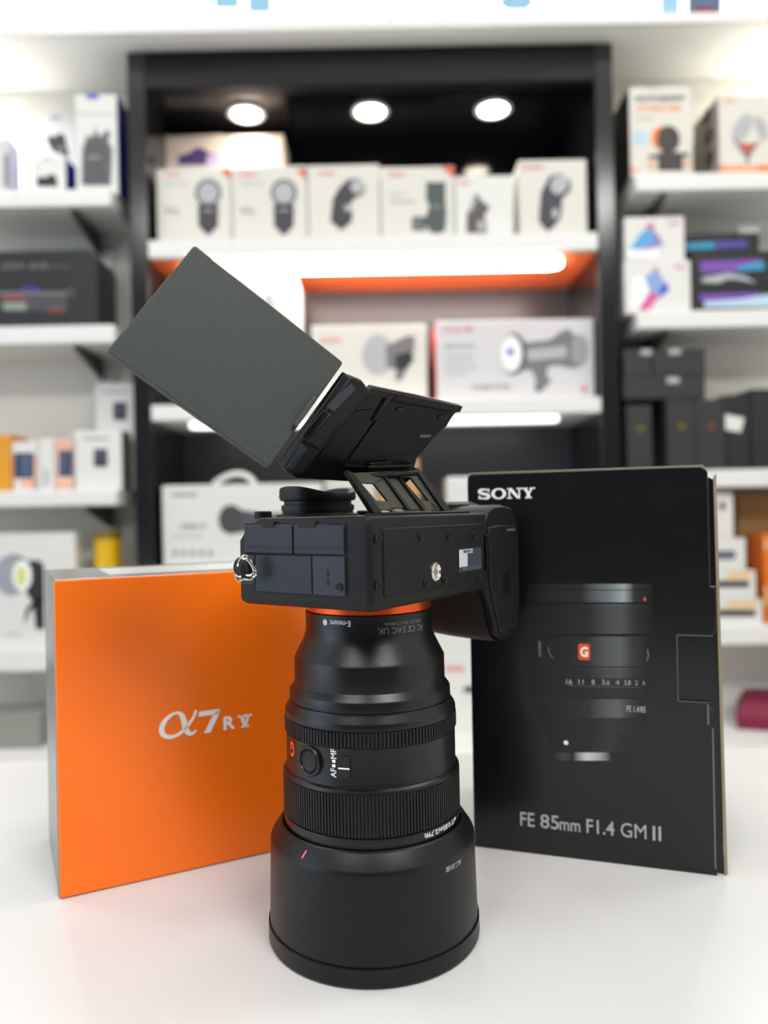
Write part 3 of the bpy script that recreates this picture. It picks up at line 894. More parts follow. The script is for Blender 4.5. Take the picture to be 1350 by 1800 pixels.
# maroon pouch
cc = P(1345, 1230, 1.60)
t = thing('maroon_pouch', 'maroon folded pouch lying on the low cabinet at the right edge', 'pouch', (cc.x + .03, 1.62, ZB))
b = bmesh.new()
x0 = P(1294, 1200, 1.6).x
loft(b, [[(x0, 1.60, ZB), (x0 + .30, 1.50, ZB), (x0 + .34, 1.66, ZB), (x0 + .05, 1.70, ZB)],
         [(x0 - .004, 1.598, ZB + .03), (x0 + .30, 1.495, ZB + .03), (x0 + .345, 1.66, ZB + .035), (x0 + .05, 1.705, ZB + .04)],
         [(x0 + .02, 1.61, ZB + .055), (x0 + .30, 1.52, ZB + .05), (x0 + .33, 1.65, ZB + .06), (x0 + .06, 1.69, ZB + .065)]])
obj('pouch_body', b, maroon, t, bevel=.003, seg=2)

# ------------------------------------------------------------------ counter
ct = thing('counter', 'glossy white counter top that the camera and its boxes stand on', 'counter', (0, 0.3, -0.9))
b = bmesh.new(); box(b, -1.3, 1.3, -0.25, 0.640, -0.030, 0)
obj('countertop', b, white_lam, ct, bevel=.002)
b = bmesh.new(); box(b, -1.28, 1.28, -0.2, 0.60, -0.9, -0.0305)
obj('counter_body', b, white_lam, ct, bevel=.002)

# ------------------------------------------------------------------ orange camera box
p0 = hit(104, 1582, (0, 0, 0), Vector((0, 0, 1)))
p1 = hit(477, 1498, (0, 0, 0), Vector((0, 0, 1)))
dr = (p1 - p0).normalized()
OM = frame(p0, dr, (0, 0, 1))        # XY = orange face, +Z towards the viewer
OW, OH, OD = .192, st(97, 1019, OM)[1], .090
ob = thing('camera_box', 'glossy orange camera carton standing at the left with white model lettering', 'box', OM @ Matrix.Translation((OW / 2, 0, -OD / 2)) @ Matrix.Rotation(-R90, 4, 'X'))
b = bmesh.new()
prism(b, rrect(.0004, .0004, OW - .0004, OH - .0004, .0015), -.0012, .0003, OM)
obj('front_panel', b, orange_card, ob, bevel=.0012, seg=3)
b = bmesh.new(); box(b, 0, OW, 0, OH, -OD, -.0012, OM)
obj('carton_body', b, silver_card, ob, bevel=.0012, label='silver grey carton sides and top')
b = bmesh.new()
prism(b, rrect(.03, .012, OW - .03, OD - .02, .002), OH, OH + .0003, Matrix(OM) @ Matrix(((1, 0, 0, 0), (0, 0, 1, 0), (0, -1, 0, 0), (0, 0, 0, 1))))
obj('top_print', b, mat('pale_silver_print', '#c4c6c4', .3, metal=.2), ob)
# lettering: alpha 7 R V
def OS(x, y):
    return st(x, y, OM)
LT = 0.0003
ax0, ay0 = OS(281, 1299); ax1, ay1 = OS(345, 1247)
def am(p):
    return (ax0 + p[0] * (ax1 - ax0), ay0 + p[1] * (ay1 - ay0))
b = bmesh.new()
pts = catmull([(1.0, .97, .13), (.90, .66, .15), (.74, .36, .17), (.54, .12, .17), (.32, .02, .20), (.12, .12, .26), (.05, .36, .30), (.12, .66, .26), (.30, .90, .18), (.48, .97, .14), (.60, .84, .26), (.66, .55, .32), (.70, .25, .32), (.80, .05, .22), (.92, .06, .12), (.99, .17, .06)], 5)
s_ = (ay1 - ay0)
stroke(b, [am(p) for p in pts], [p[2] * s_ * .72 for p in pts], LT, LT + .0002)
obj('alpha_mark', b, white_ink, ob, OM)
x0, y0 = OS(349, 1290); x1, y1 = OS(386, 1246)
w, h = x1 - x0, y1 - y0
b = bmesh.new()
prism(b, [(x0, y1 - h * .22), (x0 + w * .04, y1), (x1, y1), (x1 - w * .03, y1 - h * .22)], LT, LT + .0002)
prism(b, [(x0 + w * .76, y1 - h * .1), (x1, y1), (x1 - w * .05, y1 - h * .25), (x0 + w * .55, y0), (x0 + w * .25, y0)], LT, LT + .0002)
obj('seven_numeral', b, white_ink, ob, OM)
x0, y0 = OS(393, 1283); x1, y1 = OS(413, 1257)
text(ob, 'R', white_ink, OM @ Matrix.Translation((0, 0, LT)), x0, y0, x1, y1, .03)
x0, y0 = OS(418, 1280); x1, y1 = OS(442, 1254)
w, h = x1 - x0, y1 - y0
b = bmesh.new()
prism(b, [(x0, y1 - h * .16), (x0, y1), (x1, y1), (x1, y1 - h * .16)], LT, LT + .0002)
prism(b, [(x0 + w * .25, y0), (x0 + w * .25, y0 + h * .15), (x0 + w * .8, y0 + h * .15), (x0 + w * .8, y0)], LT, LT + .0002)
prism(b, [(x0 + w * .12, y1), (x0 + w * .40, y1), (x0 + w * .62, y0), (x0 + w * .42, y0)], LT, LT + .0002)
prism(b, [(x0 + w * .70, y1), (x0 + w * .88, y1), (x0 + w * .60, y0), (x0 + w * .46, y0)], LT, LT + .0002)
obj('roman_five', b, white_ink, ob, OM)

# ------------------------------------------------------------------ black lens box
q0 = hit(834, 1488, (0, 0, 0), Vector((0, 0, 1)))
q1 = hit(1261, 1540, (0, 0, 0), Vector((0, 0, 1)))
dq = (q1 - q0).normalized()
BM = frame(q0, dq, (0, 0, 1))
BW = (q1 - q0).length
BH = st(815, 834, BM)[1]
BD = .105
bb = thing('lens_box', 'glossy black lens carton standing at the right with white brand lettering and lens picture', 'box', BM @ Matrix.Translation((BW / 2, 0, -BD / 2)) @ Matrix.Rotation(-R90, 4, 'X'))
def BS(x, y):
    return st(x, y, BM)
# the front panel with its tuck notch on the right edge
nx0, ny1 = BS(1190, 1116); _, ny0 = BS(1192, 1232)
b = bmesh.new()
prism(b, [(0, 0), (BW, 0), (BW, ny0 - .012), (BW - .003, ny0), (nx0, ny0), (nx0, ny1), (BW - .001, ny1), (BW + .002, ny1 + .003), (BW + .002, BS(1254, 1030)[1] - .002), (BW - .001, BS(1254, 1030)[1]), (BW - .001, BH - .003), (BW - .004, BH), (.002, BH), (0, BH - .002)], -.0016, 0)
obj('front_panel', b, black_card, bb, BM, bevel=.0005)
b = bmesh.new(); prism(b, [(nx0 - .001, ny0 - .003), (BW + .0015, ny0 - .003), (BW + .0015, ny1 + .002), (nx0 - .001, ny1 + .002)], -.0030, -.0017)
obj('tuck_flap', b, black_card, bb, BM)
b = bmesh.new()
e = .0002
for (xa, ya, xb, yb) in ((nx0 - e, ny0, nx0 + e * .6, ny1), (nx0, ny1 - e, BW, ny1 + e * .6), (nx0, ny0 - e, BW - .003, ny0 + e * .6), (BW - .0012, .004, BW - .0006, ny0 - .014), (BW - .0035, ny0 - .012, BW - .0028, ny0 - .001), (BW - .001, BS(1254, 1030)[1] - .0006, BW + .003, BS(1254, 1030)[1])):
    b = bmesh.new(); prism(b, [(xa, ya), (xb, ya), (xb, yb), (xa, yb)], 0, .00012)
    obj('worn_crease', b, edge_white, bb, BM)
b = bmesh.new(); box(b, 0, BW - .004, 0.0005, BH - .001, -BD, -.0031, BM)
obj('carton_body', b, black_card, bb, bevel=.001)
b = bmesh.new(); box(b, .001, BW - .003, BH - .0008, BH + .0008, -BD, -.0005, BM)
obj('top_flap', b, card_edge, bb, label='raw cardboard edge of the top flap')
b = bmesh.new(); prism(b, [(0, 0), (0, BH - .004), (.0005, BH - .004), (.0005, 0)], -.02, .0001, BM)
obj('left_edge', b, mat('navy_sheen_card', '#16283c', .3), bb)
# side flap standing open, raw board edge facing us
fx0, fx1 = BW + .0012, BW + .0046
b = bmesh.new()
prism(b, [(0, .001), (.0016, .001), (.0016, BH - .004), (0, BH - .006)], -.030, -.002, BM @ Matrix.Translation((BW + .0036, 0, 0)) @ Matrix.Rotation(math.radians(.5), 4, 'Z') @ Matrix.Rotation(math.radians(-4.5), 4, 'Y'))
obj('side_flap', b, card_edge, bb)
b = bmesh.new()
prism(b, [(0, .0005), (.0040, .0005), (.0040, BH - .008), (0, BH - .006)], -.028, -.0035, BM @ Matrix.Translation((BW - .0005, 0, 0)))
obj('inner_flap', b, black_card, bb)

# SONY slab lettering
def slab(parent, M, x0, y0, x1, y1, m):
    W, Hh = x1 - x0, y1 - y0
    u = W / 4.62
    b = bmesh.new()
    z0, z1 = 0, .00015
    def R(a, c, d, e_):
        prism(b, [(x0 + a * u, y0 + c * Hh), (x0 + d * u, y0 + c * Hh), (x0 + d * u, y0 + e_ * Hh), (x0 + a * u, y0 + e_ * Hh)], z0, z1)
    def Q(pts):
        prism(b, [(x0 + p[0] * u, y0 + p[1] * Hh) for p in pts], z0, z1)
    # S
    sp = catmull([(.90, .74, .15), (.80, .88, .14), (.55, .93, .15), (.26, .90, .22), (.14, .74, .30), (.28, .60, .28), (.55, .50, .26), (.80, .41, .28), (.90, .26, .30), (.78, .11, .22), (.52, .07, .15), (.24, .12, .14), (.14, .27, .15)], 5)
    stroke(b, [(x0 + p[0] * u, y0 + p[1] * Hh) for p in sp], [p[2] * Hh for p in sp], z0, z1)
    R(.84, .66, .95, .98); R(.06, .02, .17, .34)
    # O
    o = 1.10
    n = 32
    out = [(o + .60 + .60 * math.cos(2 * math.pi * k / n), .5 + .52 * math.sin(2 * math.pi * k / n)) for k in range(n)]
    inn = [(o + .60 + .33 * math.cos(2 * math.pi * k / n), .5 + .38 * math.sin(2 * math.pi * k / n)) for k in range(n)]
    for k in range(n):
        j = (k + 1) % n
        Q([out[k], out[j], inn[j], inn[k]])
    # N
    o = 2.38
    R(o + .12, 0, o + .24, 1); R(o + .90, 0, o + 1.02, 1)
    Q([(o + .05, 1), (o + .38, 1), (o + 1.02, 0), (o + .78, 0)])
    R(o, 0, o + .38, .13); R(o, .87, o + .30, 1); R(o + .76, .87, o + 1.14, 1)
    # Y
    o = 3.50
    Q([(o + .10, 1), (o + .38, 1), (o + .68, .46), (o + .44, .46)])
    Q([(o + .78, 1), (o + .96, 1), (o + .68, .42), (o + .56, .46)])
    R(o + .43, 0, o + .69, .5)
    R(o, .87, o + .50, 1); R(o + .66, .87, o + 1.10, 1); R(o + .30, 0, o + .82, .13)
    return obj('brand_lettering', b, m, parent, M)
x0, y0 = BS(840, 878); x1, y1 = BS(941, 856)
slab(bb, BM, x0, y0, x1, y1 - .0002, white_ink)
x0, y0 = BS(915, 1452); x1, y1 = BS(1162, 1459)
y0 = BS(915, 1451)[1]; y1 = BS(915, 1427)[1]
xs = [BS(px, 1460)[0] for px in (915, 940, 950, 983, 984, 1020, 1031, 1080, 1091, 1136, 1147, 1162)]
hgt = y1 - y0
for s, a, c, hh in (('FE', 0, 1, 1), ('85', 2, 3, 1), ('mm', 4, 5, .62), ('F1.4', 6, 7, 1), ('GM', 8, 9, 1), ('II', 10, 11, 1)):
    text(bb, s, dim_ink, BM, xs[a], y0, xs[c], y0 + hgt * hh, 0.0 if s == 'GM' else .008)

# printed lens picture on the black box
pr = ramp_mat('printed_barrel_tones', [(0, '#0a0b0d'), (.30, '#111214'), (.50, '#222326'), (.66, '#4e5154'), (.76, '#585c5f'), (.86, '#2e3032'), (.97, '#0c0d0f'), (1, '#08090b')], 0)
pr2 = ramp_mat('printed_ring_tones', [(0, '#0a0b0d'), (.45, '#222326'), (.68, '#707a7e'), (.78, '#98a2a6'), (.86, '#2a2c2e'), (1, '#0a0b0d')], 0)
pr3 = ramp_mat('printed_dark_tones', [(0, '#08090b'), (.5, '#121315'), (.72, '#25272a'), (1, '#08090b')], 0)
pr4 = ramp_mat('printed_chrome_tones', [(0, '#08090b'), (.18, '#3c3e40'), (.30, '#101214'), (.48, '#c8ccce'), (.66, '#9aa0a2'), (.80, '#141618'), (1, '#08090b')], 0)
def cropx(cx, cy):
    return BS(780 + cx * .4334, 780 + cy * .4334)
def band(name, m, x0, x1, y0, y1, x2=None, x3=None, lift=0):
    x2 = x0 if x2 is None else x2
    x3 = x1 if x3 is None else x3
    b = bmesh.new()
    prism(b, [cropx(x2, y1), cropx(x3, y1), cropx(x1, y0), cropx(x0, y0)], .00003 + lift * .00006, .00008 + lift * .00006)
    return obj(name, b, m, bb, BM)
band('print_front_rim', pr2, 340, 845, 568, 592)
band('print_front_ring', pr2, 335, 845, 595, 643)
band('print_focus_ring', pr, 330, 848, 650, 770)
band('print_barrel', pr, 335, 838, 782, 903)
band('print_aperture_ring', pr, 340, 840, 908, 950)
band('print_scale_barrel', pr3, 350, 830, 953, 1030)
band('print_lower_barrel', pr, 365, 820, 1036, 1112)
band('print_neck', pr3, 370, 815, 1114, 1180, 420, 775)
band('print_mount', pr3, 425, 770, 1182, 1250)
band('print_mount_metal', pr4, 435, 740, 1252, 1285, 470, 715)
for (ya, yb) in ((658, 765), (914, 946)):
    b = bmesh.new()
    for k in range(34):
        x = 560 + k * 8.2
        prism(b, [cropx(x, yb), cropx(x + 2.2, yb), cropx(x + 2.2, ya), cropx(x, ya)], .0001, .00014)
    obj('print_rib_lines', b, mat('black_print_line', '#08090b', .35), bb, BM)
b = bmesh.new(); prism(b, rrect(*cropx(546, 876), *cropx(593, 812), .0014), .0001, .00018); obj('print_badge', b, mat('orange_badge_ink', '#d9501c', .4), bb, BM)
a0 = cropx(554, 864); a1 = cropx(585, 824)
text(bb, 'G', white_ink, BM @ Matrix.Translation((0, 0, .0002)), a0[0], a0[1], a1[0], a1[1], .03)
BMT = BM @ Matrix.Translation((0, 0, .0001))
for s, xa, xb in (('16', 497, 520), ('11', 547, 566), ('8', 600, 612), ('5.6', 643, 672), ('4', 697, 712), ('2.8', 732, 758), ('2', 776, 786), ('A', 806, 816)):
    a0 = cropx(xa, 975 + (xa - 500) * .01); a1 = cropx(xb, 955 + (xa - 500) * .02)
    text(bb, s, dim_ink, BMT, a0[0], a0[1], a1[0], a1[1], .0, name='scale_number')
b = bmesh.new()
for k in range(24):
    c0 = cropx(508 + k * 12.2, 981 + k * .3)
    prism(b, rrect(c0[0] - .0002, c0[1] - .0004, c0[0] + .0002, c0[1] + .0004, .0001), .0001, .00016)
obj('print_scale_ticks', b, ink_grey, bb, BM)
a0 = cropx(742, 1086); a1 = cropx(818, 1066)
text(bb, 'FE 1.4/85', ink_light, BMT, a0[0], a0[1], a1[0], a1[1], .0)
b = bmesh.new(); c0 = cropx(496, 1212); prism(b, ell(c0[0], c0[1], .0013, .0013), .0001, .00016); obj('print_index_dot', b, white_ink, bb, BM)
b = bmesh.new(); c0 = cropx(815, 630); prism(b, ell(c0[0], c0[1], .0006, .0012), .0001, .00016); obj('print_red_mark', b, mat('orange_badge_ink', '#d9501c', .4), bb, BM)
a0 = cropx(384, 865); a1 = cropx(396, 800)
text(bb, 'AF/MF', ink_grey, BMT, a0[0], a0[1], a1[0], a1[1], .01, rot=1)
b = bmesh.new(); c0 = cropx(815, 850)
stroke(b, [cropx(822, 880), cropx(830, 860), cropx(826, 835)], .0005, .0001, .00016)
stroke(b, [cropx(445, 872), cropx(428, 850), cropx(425, 825)], .0004, .0001, .00016)
obj('print_button_arc', b, ink_grey, bb, BM)

# ------------------------------------------------------------------ lens standing on its hood
LX, LY = -0.0085, 0.375
def cyl(px, py, r):
    """(angle, z) on the lens barrel of radius r at a pixel"""
    d = ray(px, py)
    a = d.x ** 2 + d.y ** 2
    bq = -2 * (d.x * LX + d.y * LY)
    cq = LX ** 2 + LY ** 2 - r * r
    disc = max(0, bq * bq - 4 * a * cq)
    t = (-bq - math.sqrt(disc)) / (2 * a)
    return math.atan2(d.y * t - LY, d.x * t - LX), H + d.z * t
def CW(r):
    def f(co):
        ang, zz, th = co.x, co.y, co.z
        return Vector((LX + (r + th) * math.cos(ang), LY + (r + th) * math.sin(ang), zz))
    return f
ln = thing('camera_lens', 'black telephoto camera lens standing upright on its hood on the counter', 'lens', (LX, LY, 0))
mm = lambda pr: [(r / 1000, z / 1000) for r, z in pr]
C = (LX, LY)
b = bmesh.new()
lathe(b, mm([(24, 154), (30.3, 154), (30.4, 155.4), (30.6, 155.2), (30.6, 146.2), (30.9, 144.8), (32.0, 141.8), (35.7, 134.4), (36.2, 133.4), (36.4, 132.8), (36.5, 121.4), (36.9, 120.7), (38.6, 118.5), (38.9, 117.8), (39.0, 114.0), (38.4, 113.8), (38.4, 113.4), (39.1, 113.2), (39.4, 112.2), (41.0, 109.6), (41.3, 108.6), (41.3, 106.4), (40.6, 106.2), (40.6, 98.8), (40.9, 98.6), (40.9, 83.0), (41.1, 82.2), (40.7, 82.0), (40.7, 81.6), (42.2, 80.6), (42.6, 79.8), (42.6, 79.4), (41.9, 79.2), (41.9, 60.4), (42.5, 60.2), (42.6, 59.8), (42.6, 57), (42.3, 56.8), (42.3, 53), (40, 52), (40, 70), (24, 150), (24, 154)]), C, 128)
obj('barrel', b, lens_black, ln, smooth=True, angle=28)
def ribs(name, r, dr_, z0, z1, n, m, ch=.0006):
    b = bmesh.new()
    rows = []
    prof = [(0.0, z0), (1.0, z0 + ch), (1.0, z1 - ch), (0.0, z1)]
    for k, z in prof:
        ring = []
        for i in range(n):
            for f_, hh in ((0.0, 0), (.14, 1), (.66, 1), (.80, 0)):
                a = 2 * math.pi * (i + f_) / n
                rr = r + dr_ * (hh * k + (0.0 if hh else 0))
                ring.append((LX + rr * math.cos(a), LY + rr * math.sin(a), z))
        rows.append(ring)
    loft(b, rows, cap=False)
    return obj(name, b, m, ln)
ribs('aperture_ring', .0406, .0010, .0990, .1062, 150, rubber)
ribs('focus_ring', .0419, .0008, .0604, .0793, 170, rubber)
# mount marking
t0, z0 = cyl(597, 1096, .0306)
W1 = CW(.0306)
text(ln, 'E-mount', white_ink, None, t0 - .0052 / .0306, z0 - .0013, t0 + .0052 / .0306, z0 + .0013, .005, rot=2, warp=W1, thick=.00003)
t1_, z1_ = cyl(571.5, 1094, .0306)
b = bmesh.new()
c0 = Vector((LX, LY, z1_)); nrm = Vector((math.cos(t1_), math.sin(t1_), 0))
DM = frame(c0 + nrm * .0306, nrm.cross(Vector((0, 0, 1))) * -1, (0, 0, 1))
prism(b, ell(0, 0, .0013, .0014), -.0003, .00012, DM); obj('index_dot', b, white_ink, ln)
ta, za = cyl(664, 1116, .0306); tb, zb_ = cyl(742, 1091, .0306)
text(ln, 'FC CE EAC UK', grey_ink, None, ta, za + .0001, tb, zb_ - .0012, .0, rot=2, warp=W1, thick=.00003)
text(ln, 'MADE IN CHINA', grey_ink, None, ta + .1, zb_ - .0004, tb - .05, zb_ + .0012, 0, rot=2, warp=W1, thick=.00003)
# hold button
W2 = .0409
tb_, zb2 = cyl(546, 1337, W2)
nrm = Vector((math.cos(tb_), math.sin(tb_), 0))
HM = frame(Vector((LX, LY, zb2)) + nrm * W2, nrm.cross(Vector((0, 0, 1))) * -1, (0, 0, 1))
b = bmesh.new()
lathe(b, [(.0068, -.0016), (.0068, .0010), (.0063, .0015), (.0056, .0014), (.0052, .0006), (.0050, .0005)], (0, 0), 48, HM)
obj('button_ring', b, lens_black, ln, smooth=True)
b = bmesh.new()
lathe(b, [(.0047, -.0010), (.0047, .0007), (.0043, .0012), (.0038, .0010), (0, .0008)], (0, 0), 48, HM)
obj('focus_hold_button', b, rubber, ln, smooth=True)
b = bmesh.new()
lathe(b, [(.0050, .0003), (.0047, .0003)], (0, 0), 48, HM)
obj('button_gap', b, dark_gap, ln)
# AF MF switch
ts, zs_ = cyl(606, 1345, W2)
dth = .0022 / W2
def curved_plate(a0, a1, z0, z1, r0, r1, n=6):
    b = bmesh.new()
    rows = []
    for k in range(n + 1):
        a = a0 + (a1 - a0) * k / n
        rows.append([(LX + r * math.cos(a), LY + r * math.sin(a), z) for r, z in ((r0, z0), (r1, z0), (r1, z1), (r0, z1))])
    loft(b, rows)
    return b
tl, zl = cyl(594, 1345, W2); tr, _ = cyl(617, 1345, W2)
_, zt_ = cyl(606, 1316, W2); _, zb3 = cyl(606, 1372, W2)
obj('switch_recess', curved_plate(tl, tr, zb3, zt_, W2 - .001, W2 + .00005), dark_gap, ln)
sw = obj('focus_mode_switch', curved_plate(tl + .008, tr - .008, zs_ - .0055, zs_ + .0040, W2 - .001, W2 + .0009), rubber, ln, bevel=.0002)
_, zw = cyl(606, 1350, W2)
obj('switch_line', curved_plate(tl + .012, tr - .012, zw - .0003, zw + .0003, W2 + .0005, W2 + .00098), white_ink, sw)
WW = CW(W2)
ta, za = cyl(581.5, 1366, W2); tb, zb_ = cyl(591, 1351, W2)
text(ln, 'AF', white_ink, None, ta, za, tb, zb_, .0, rot=1, warp=WW, thick=.00003)
ta, za = cyl(581.5, 1333, W2); tb, zb_ = cyl(591, 1317, W2)
text(ln, 'MF', white_ink, None, ta, za, tb, zb_, .0, rot=1, warp=WW, thick=.00003)
b = bmesh.new()
for yy in (1346, 1338):
    ta, za = cyl(584, yy + 2.2, W2); tb, zb_ = cyl(589.5, yy - 2.2, W2)
    prism(b, [(ta, za), (tb, za), (tb, zb_), (ta, zb_)], 0, .00006)
for v in b.verts:
    v.co = WW(v.co)
obj('switch_marks', b, white_ink, ln)
# orange G mark at the left
tg, zg = cyl(514.5, 1317, W2)
b = bmesh.new()
h_ = .0047
prism(b, rrect(tg - .085, zg - h_, tg + .075, zg + h_, .01), -.0001, .00005)
for v in b.verts:
    v.co = WW(v.co)
obj('badge_plate', b, mat('black_badge', '#1a0c08', .3), ln)
text(ln, 'G', mat('orange_badge_paint', '#f0501c', .4), None, tg - .06, zg - h_ * .75, tg + .05, zg + h_ * .75, .03, rot=2, warp=CW(W2 + .00006), thick=.00003)
# front lettering
W3 = CW(.04262)
ta, za = cyl(746, 1478, .0426); tb, zb_ = cyl(799, 1462, .0426)
text(ln, '\u00f877 0.85m/2.79ft', white_ink, None, ta, .0572, tb + .04, .0595, .0, rot=2, warp=W3, thick=.00003)
# hood (reversed bell the lens stands on)
b = bmesh.new()
lathe(b, mm([(42.6, 52), (42.9, 55.2), (43.6, 55.6), (44.6, 55.0), (48.6, 49.2), (49.2, 47.8), (49.3, 46.4), (50.2, 9.4), (50.0, 9.0), (50.0, 8.8), (50.9, 8.6), (51.0, 1.2), (50.2, 0.02), (47.6, 0.02), (47.4, 9), (46.8, 46), (42.6, 52)]), C, 128)
hd = obj('lens_hood', b, hood_black, ln, smooth=True, angle=24)
th, zh = cyl(797, 1521, .0493)
text(hd, 'ALC-SH180', dim_ink, None, th - .11, zh - .0013, th + .11, zh + .0011, .0, rot=2, warp=CW(.04965), thick=.00003)
tr_, zr = cyl(534, 1494, .0470)
b = bmesh.new()
rr = .0466
q_ = [(tr_ - .012, .0502), (tr_ + .002, .0502), (tr_ + .022, .0531), (tr_ + .008, .0531)]
vv = []
for dz in (0, .0002):
    for a, z in q_:
        r_ = .0446 + (.0550 - z) * (4.0 / 5.8) + dz
        vv.append(b.verts.new((LX + r_ * math.cos(a), LY + r_ * math.sin(a), z + dz)))
b.faces.new(vv[:4][::-1]); b.faces.new(vv[4:])
for i in range(4):
    j = (i + 1) % 4
    b.faces.new((vv[i], vv[j], vv[4 + j], vv[4 + i]))
obj('red_index_mark', b, red_ink, hd)

# ------------------------------------------------------------------ camera body, lens down
TH = math.radians(55)
CM = Matrix.Translation((LX, LY, 0)) @ Matrix.Rotation(TH, 4, 'Z')       # x = body width, y = body height, z up = towards its back
CI = CM.inverted()
cm = thing('mirrorless_camera', 'black mirrorless camera facing down on its lens with the rear screen flipped out', 'camera', CM @ Matrix.Translation((0, 0, .155)))
ZF, ZBK = .163, .2005     # front and back planes of the body
MMm = .001
b = bmesh.new()
body = [(-49, -40), (50, -40), (60, -39), (60, 33), (34, 35), (27, 48), (20, 55), (12, 58), (-14, 58), (-22, 55), (-27, 48), (-32, 38), (-48, 38), (-52, 34), (-52, -36.5), (-51.1, -39.1)]
def shell_ring(z, ins, top):
    out = []
    for x, y in body:
        yy = y - (ins if y > 0 else -ins)
        if y > 25:
            yy -= top
        xx = x + (ins if x < 0 else -ins) * (1 if abs(x) > 40 else 0)
        out.append(CM @ Vector((xx * MMm, yy * MMm, z * MMm)))
    return out
loft(b, [shell_ring(161.3, 1.2, 2), shell_ring(162.8, .2, 0), shell_ring(165, 0, 0), shell_ring(190, 0, 0), shell_ring(196, 0, 5), shell_ring(200.5, .6, 12)])
obj('body_shell', b, black_plastic, cm, bevel=.0018, seg=3)
# grip: section in (x, z), lofted along y
def grip_ring(y, k=1.0, dz=0.0, sh=0.0):
    pts = [(44, 163), (49, 155), (55, 142), (59, 135.5), (65, 132), (72, 131.5), (79, 134), (84, 141), (86, 152), (86.5, 170), (86, 188), (83.5, 197), (78, 202.5), (68, 204), (56, 203.5), (50, 201), (46, 196)]
    cx, cz = 66, 170
    return [CM @ Vector(((cx + (x - cx) * k + sh) * MMm, y * MMm, (cz + (z - cz) * k + dz) * MMm)) for x, z in pts]
b = bmesh.new()
loft(b, [grip_ring(-40.2, .955, 1), grip_ring(-39.6, .975, 1), grip_ring(-38, .99, 1), grip_ring(-30, .99, 1), grip_ring(-15, .985, 1.2, -.6), grip_ring(5, .97, 1.8, -1.4), grip_ring(20, .93, 2.6, -2), grip_ring(30, .86, 3, -2), grip_ring(35, .76, 3, -2)])
obj('grip', b, black_plastic, cm, smooth=True, angle=40)
# leatherette on the finger side
b = bmesh.new()
def lr(y, dx=0):
    pts = [(46.5, 161), (49.6, 154.2), (54.9, 142.4), (58.8, 136.0), (64.6, 132.6), (70, 132.2)]
    dz_ = 0 if y < -20 else (y + 20) * .09
    return [CM @ Vector(((x - .5 + dx) * MMm, y * MMm, (z - .2 + dz_) * MMm)) for x, z in pts]
loft(b, [lr(-36), lr(-25), lr(-10, -.6), lr(10, -1.2), lr(26, -2)], cap=False, closed=False)
obj('grip_covering', b, leather, cm, smooth=True)

BF = CM @ frame((0, -.0402, 0), (1, 0, 0), (0, 0, 1))         # bottom face
PF = CM @ frame((-.0521, 0, 0), (0, -1, 0), (0, 0, 1))        # connector side
BK = CM @ frame((0, 0, ZBK + .0001), (1, 0, 0), (0, 1, 0))    # back face
def plate(name, m, M, pts, t0, t1, parent=cm, bevel=.0003, label=None):
    b = bmesh.new(); prism(b, pts, t0, t1)
    return obj(name, b, m, parent, M, bevel=bevel, label=label)
def rr_px(M, x0, y0, x1, y1, r):
    a = st(x0, y1, M); c = st(x1, y0, M)
    return rrect(a[0], a[1], c[0], c[1], r)
# bottom plate, screws, tripod socket, rating label
plate('bottom_plate', black_plastic, BF, rrect(-.0440, .1668, .0440, .1952, .0018), -.0003, .0006)
plate('plate_seam', dark_gap, BF, rrect(-.0443, .1665, .0443, .1955, .0020), -.0003, .00022, bevel=0)
def screw(M, px, py, r, parent=cm):
    c = st(px, py, M)
    b = bmesh.new(); lathe(b, [(0, .0001), (r * .72, .0001), (r * .8, .0007), (r, .0008), (r * 1.05, .0003)], (c[0], c[1]), 24)
    s = obj('screw', b, mat('blackened_screw_steel', '#3a3b3c', .3, metal=.7), parent, M, smooth=True)
    b = bmesh.new(); lathe(b, [(0, .0008), (r * .62, .0007), (r * .68, .0003)], (c[0], c[1]), 20)
    h = obj('screw_head', b, hinge_black, s, M, smooth=True)
for (x, y) in ((664, 947), (738, 943), (787.5, 941.6), (831.5, 940), (665, 1030), (747.6, 1024.7), (780, 1022), (839.7, 1011.7)):
    screw(BF @ Matrix.Translation((0, 0, .0005)), x, y, .0018)
c = st(764, 1005, BF)
b = bmesh.new()
prof = [(.0044, .0003), (.0043, .0011), (.0037, .0012), (.0033, .0008), (.0030, .0010), (.0026, .0007), (.0023, .0009), (.0018, .00065), (0, .00065)]
lathe(b, prof, c, 36)
obj('tripod_socket', b, steel, cm, BF, smooth=True, angle=15)
a0 = st(804.6, 1006, BF); a1 = st(843.5, 961, BF)
lb = plate('rating_label', mat('slate_blue_label', '#2e363e', .45), BF, rrect(a0[0], a0[1], a1[0], a1[1], .0005), .0005, .00075, bevel=0)
BF2 = BF @ Matrix.Translation((0, 0, .0008))
w0, w1 = a0[0], a1[0]
b = bmesh.new()
wx = st(819, 985, BF)[0]; wx2 = st(829, 985, BF)[0]
yt = st(807, 966.5, BF)[1]; ym = st(807, 974, BF)[1]; yb_ = st(807, 997, BF)[1]
prism(b, [(w0 + .0002, yb_), (wx, yb_), (wx, ym), (wx2, ym), (wx2, yt), (w0 + .0002, yt)], 0, .0001)
obj('white_sticker', b, mat('pale_sticker', '#b9c3cc', .5), lb, BF2)
text(lb, '5126284', ink_black, BF2 @ Matrix.Translation((0, 0, .0001)), w0 + (wx2 - w0) * .30, ym + .0003, wx2 - .0004, yt - .0003, .01, rot=2)
text(lb, 'WW111111', grey_ink, BF2, w0 + .001, yt + .0003, w1 - .001, a1[1] - .0003, .0, rot=2)
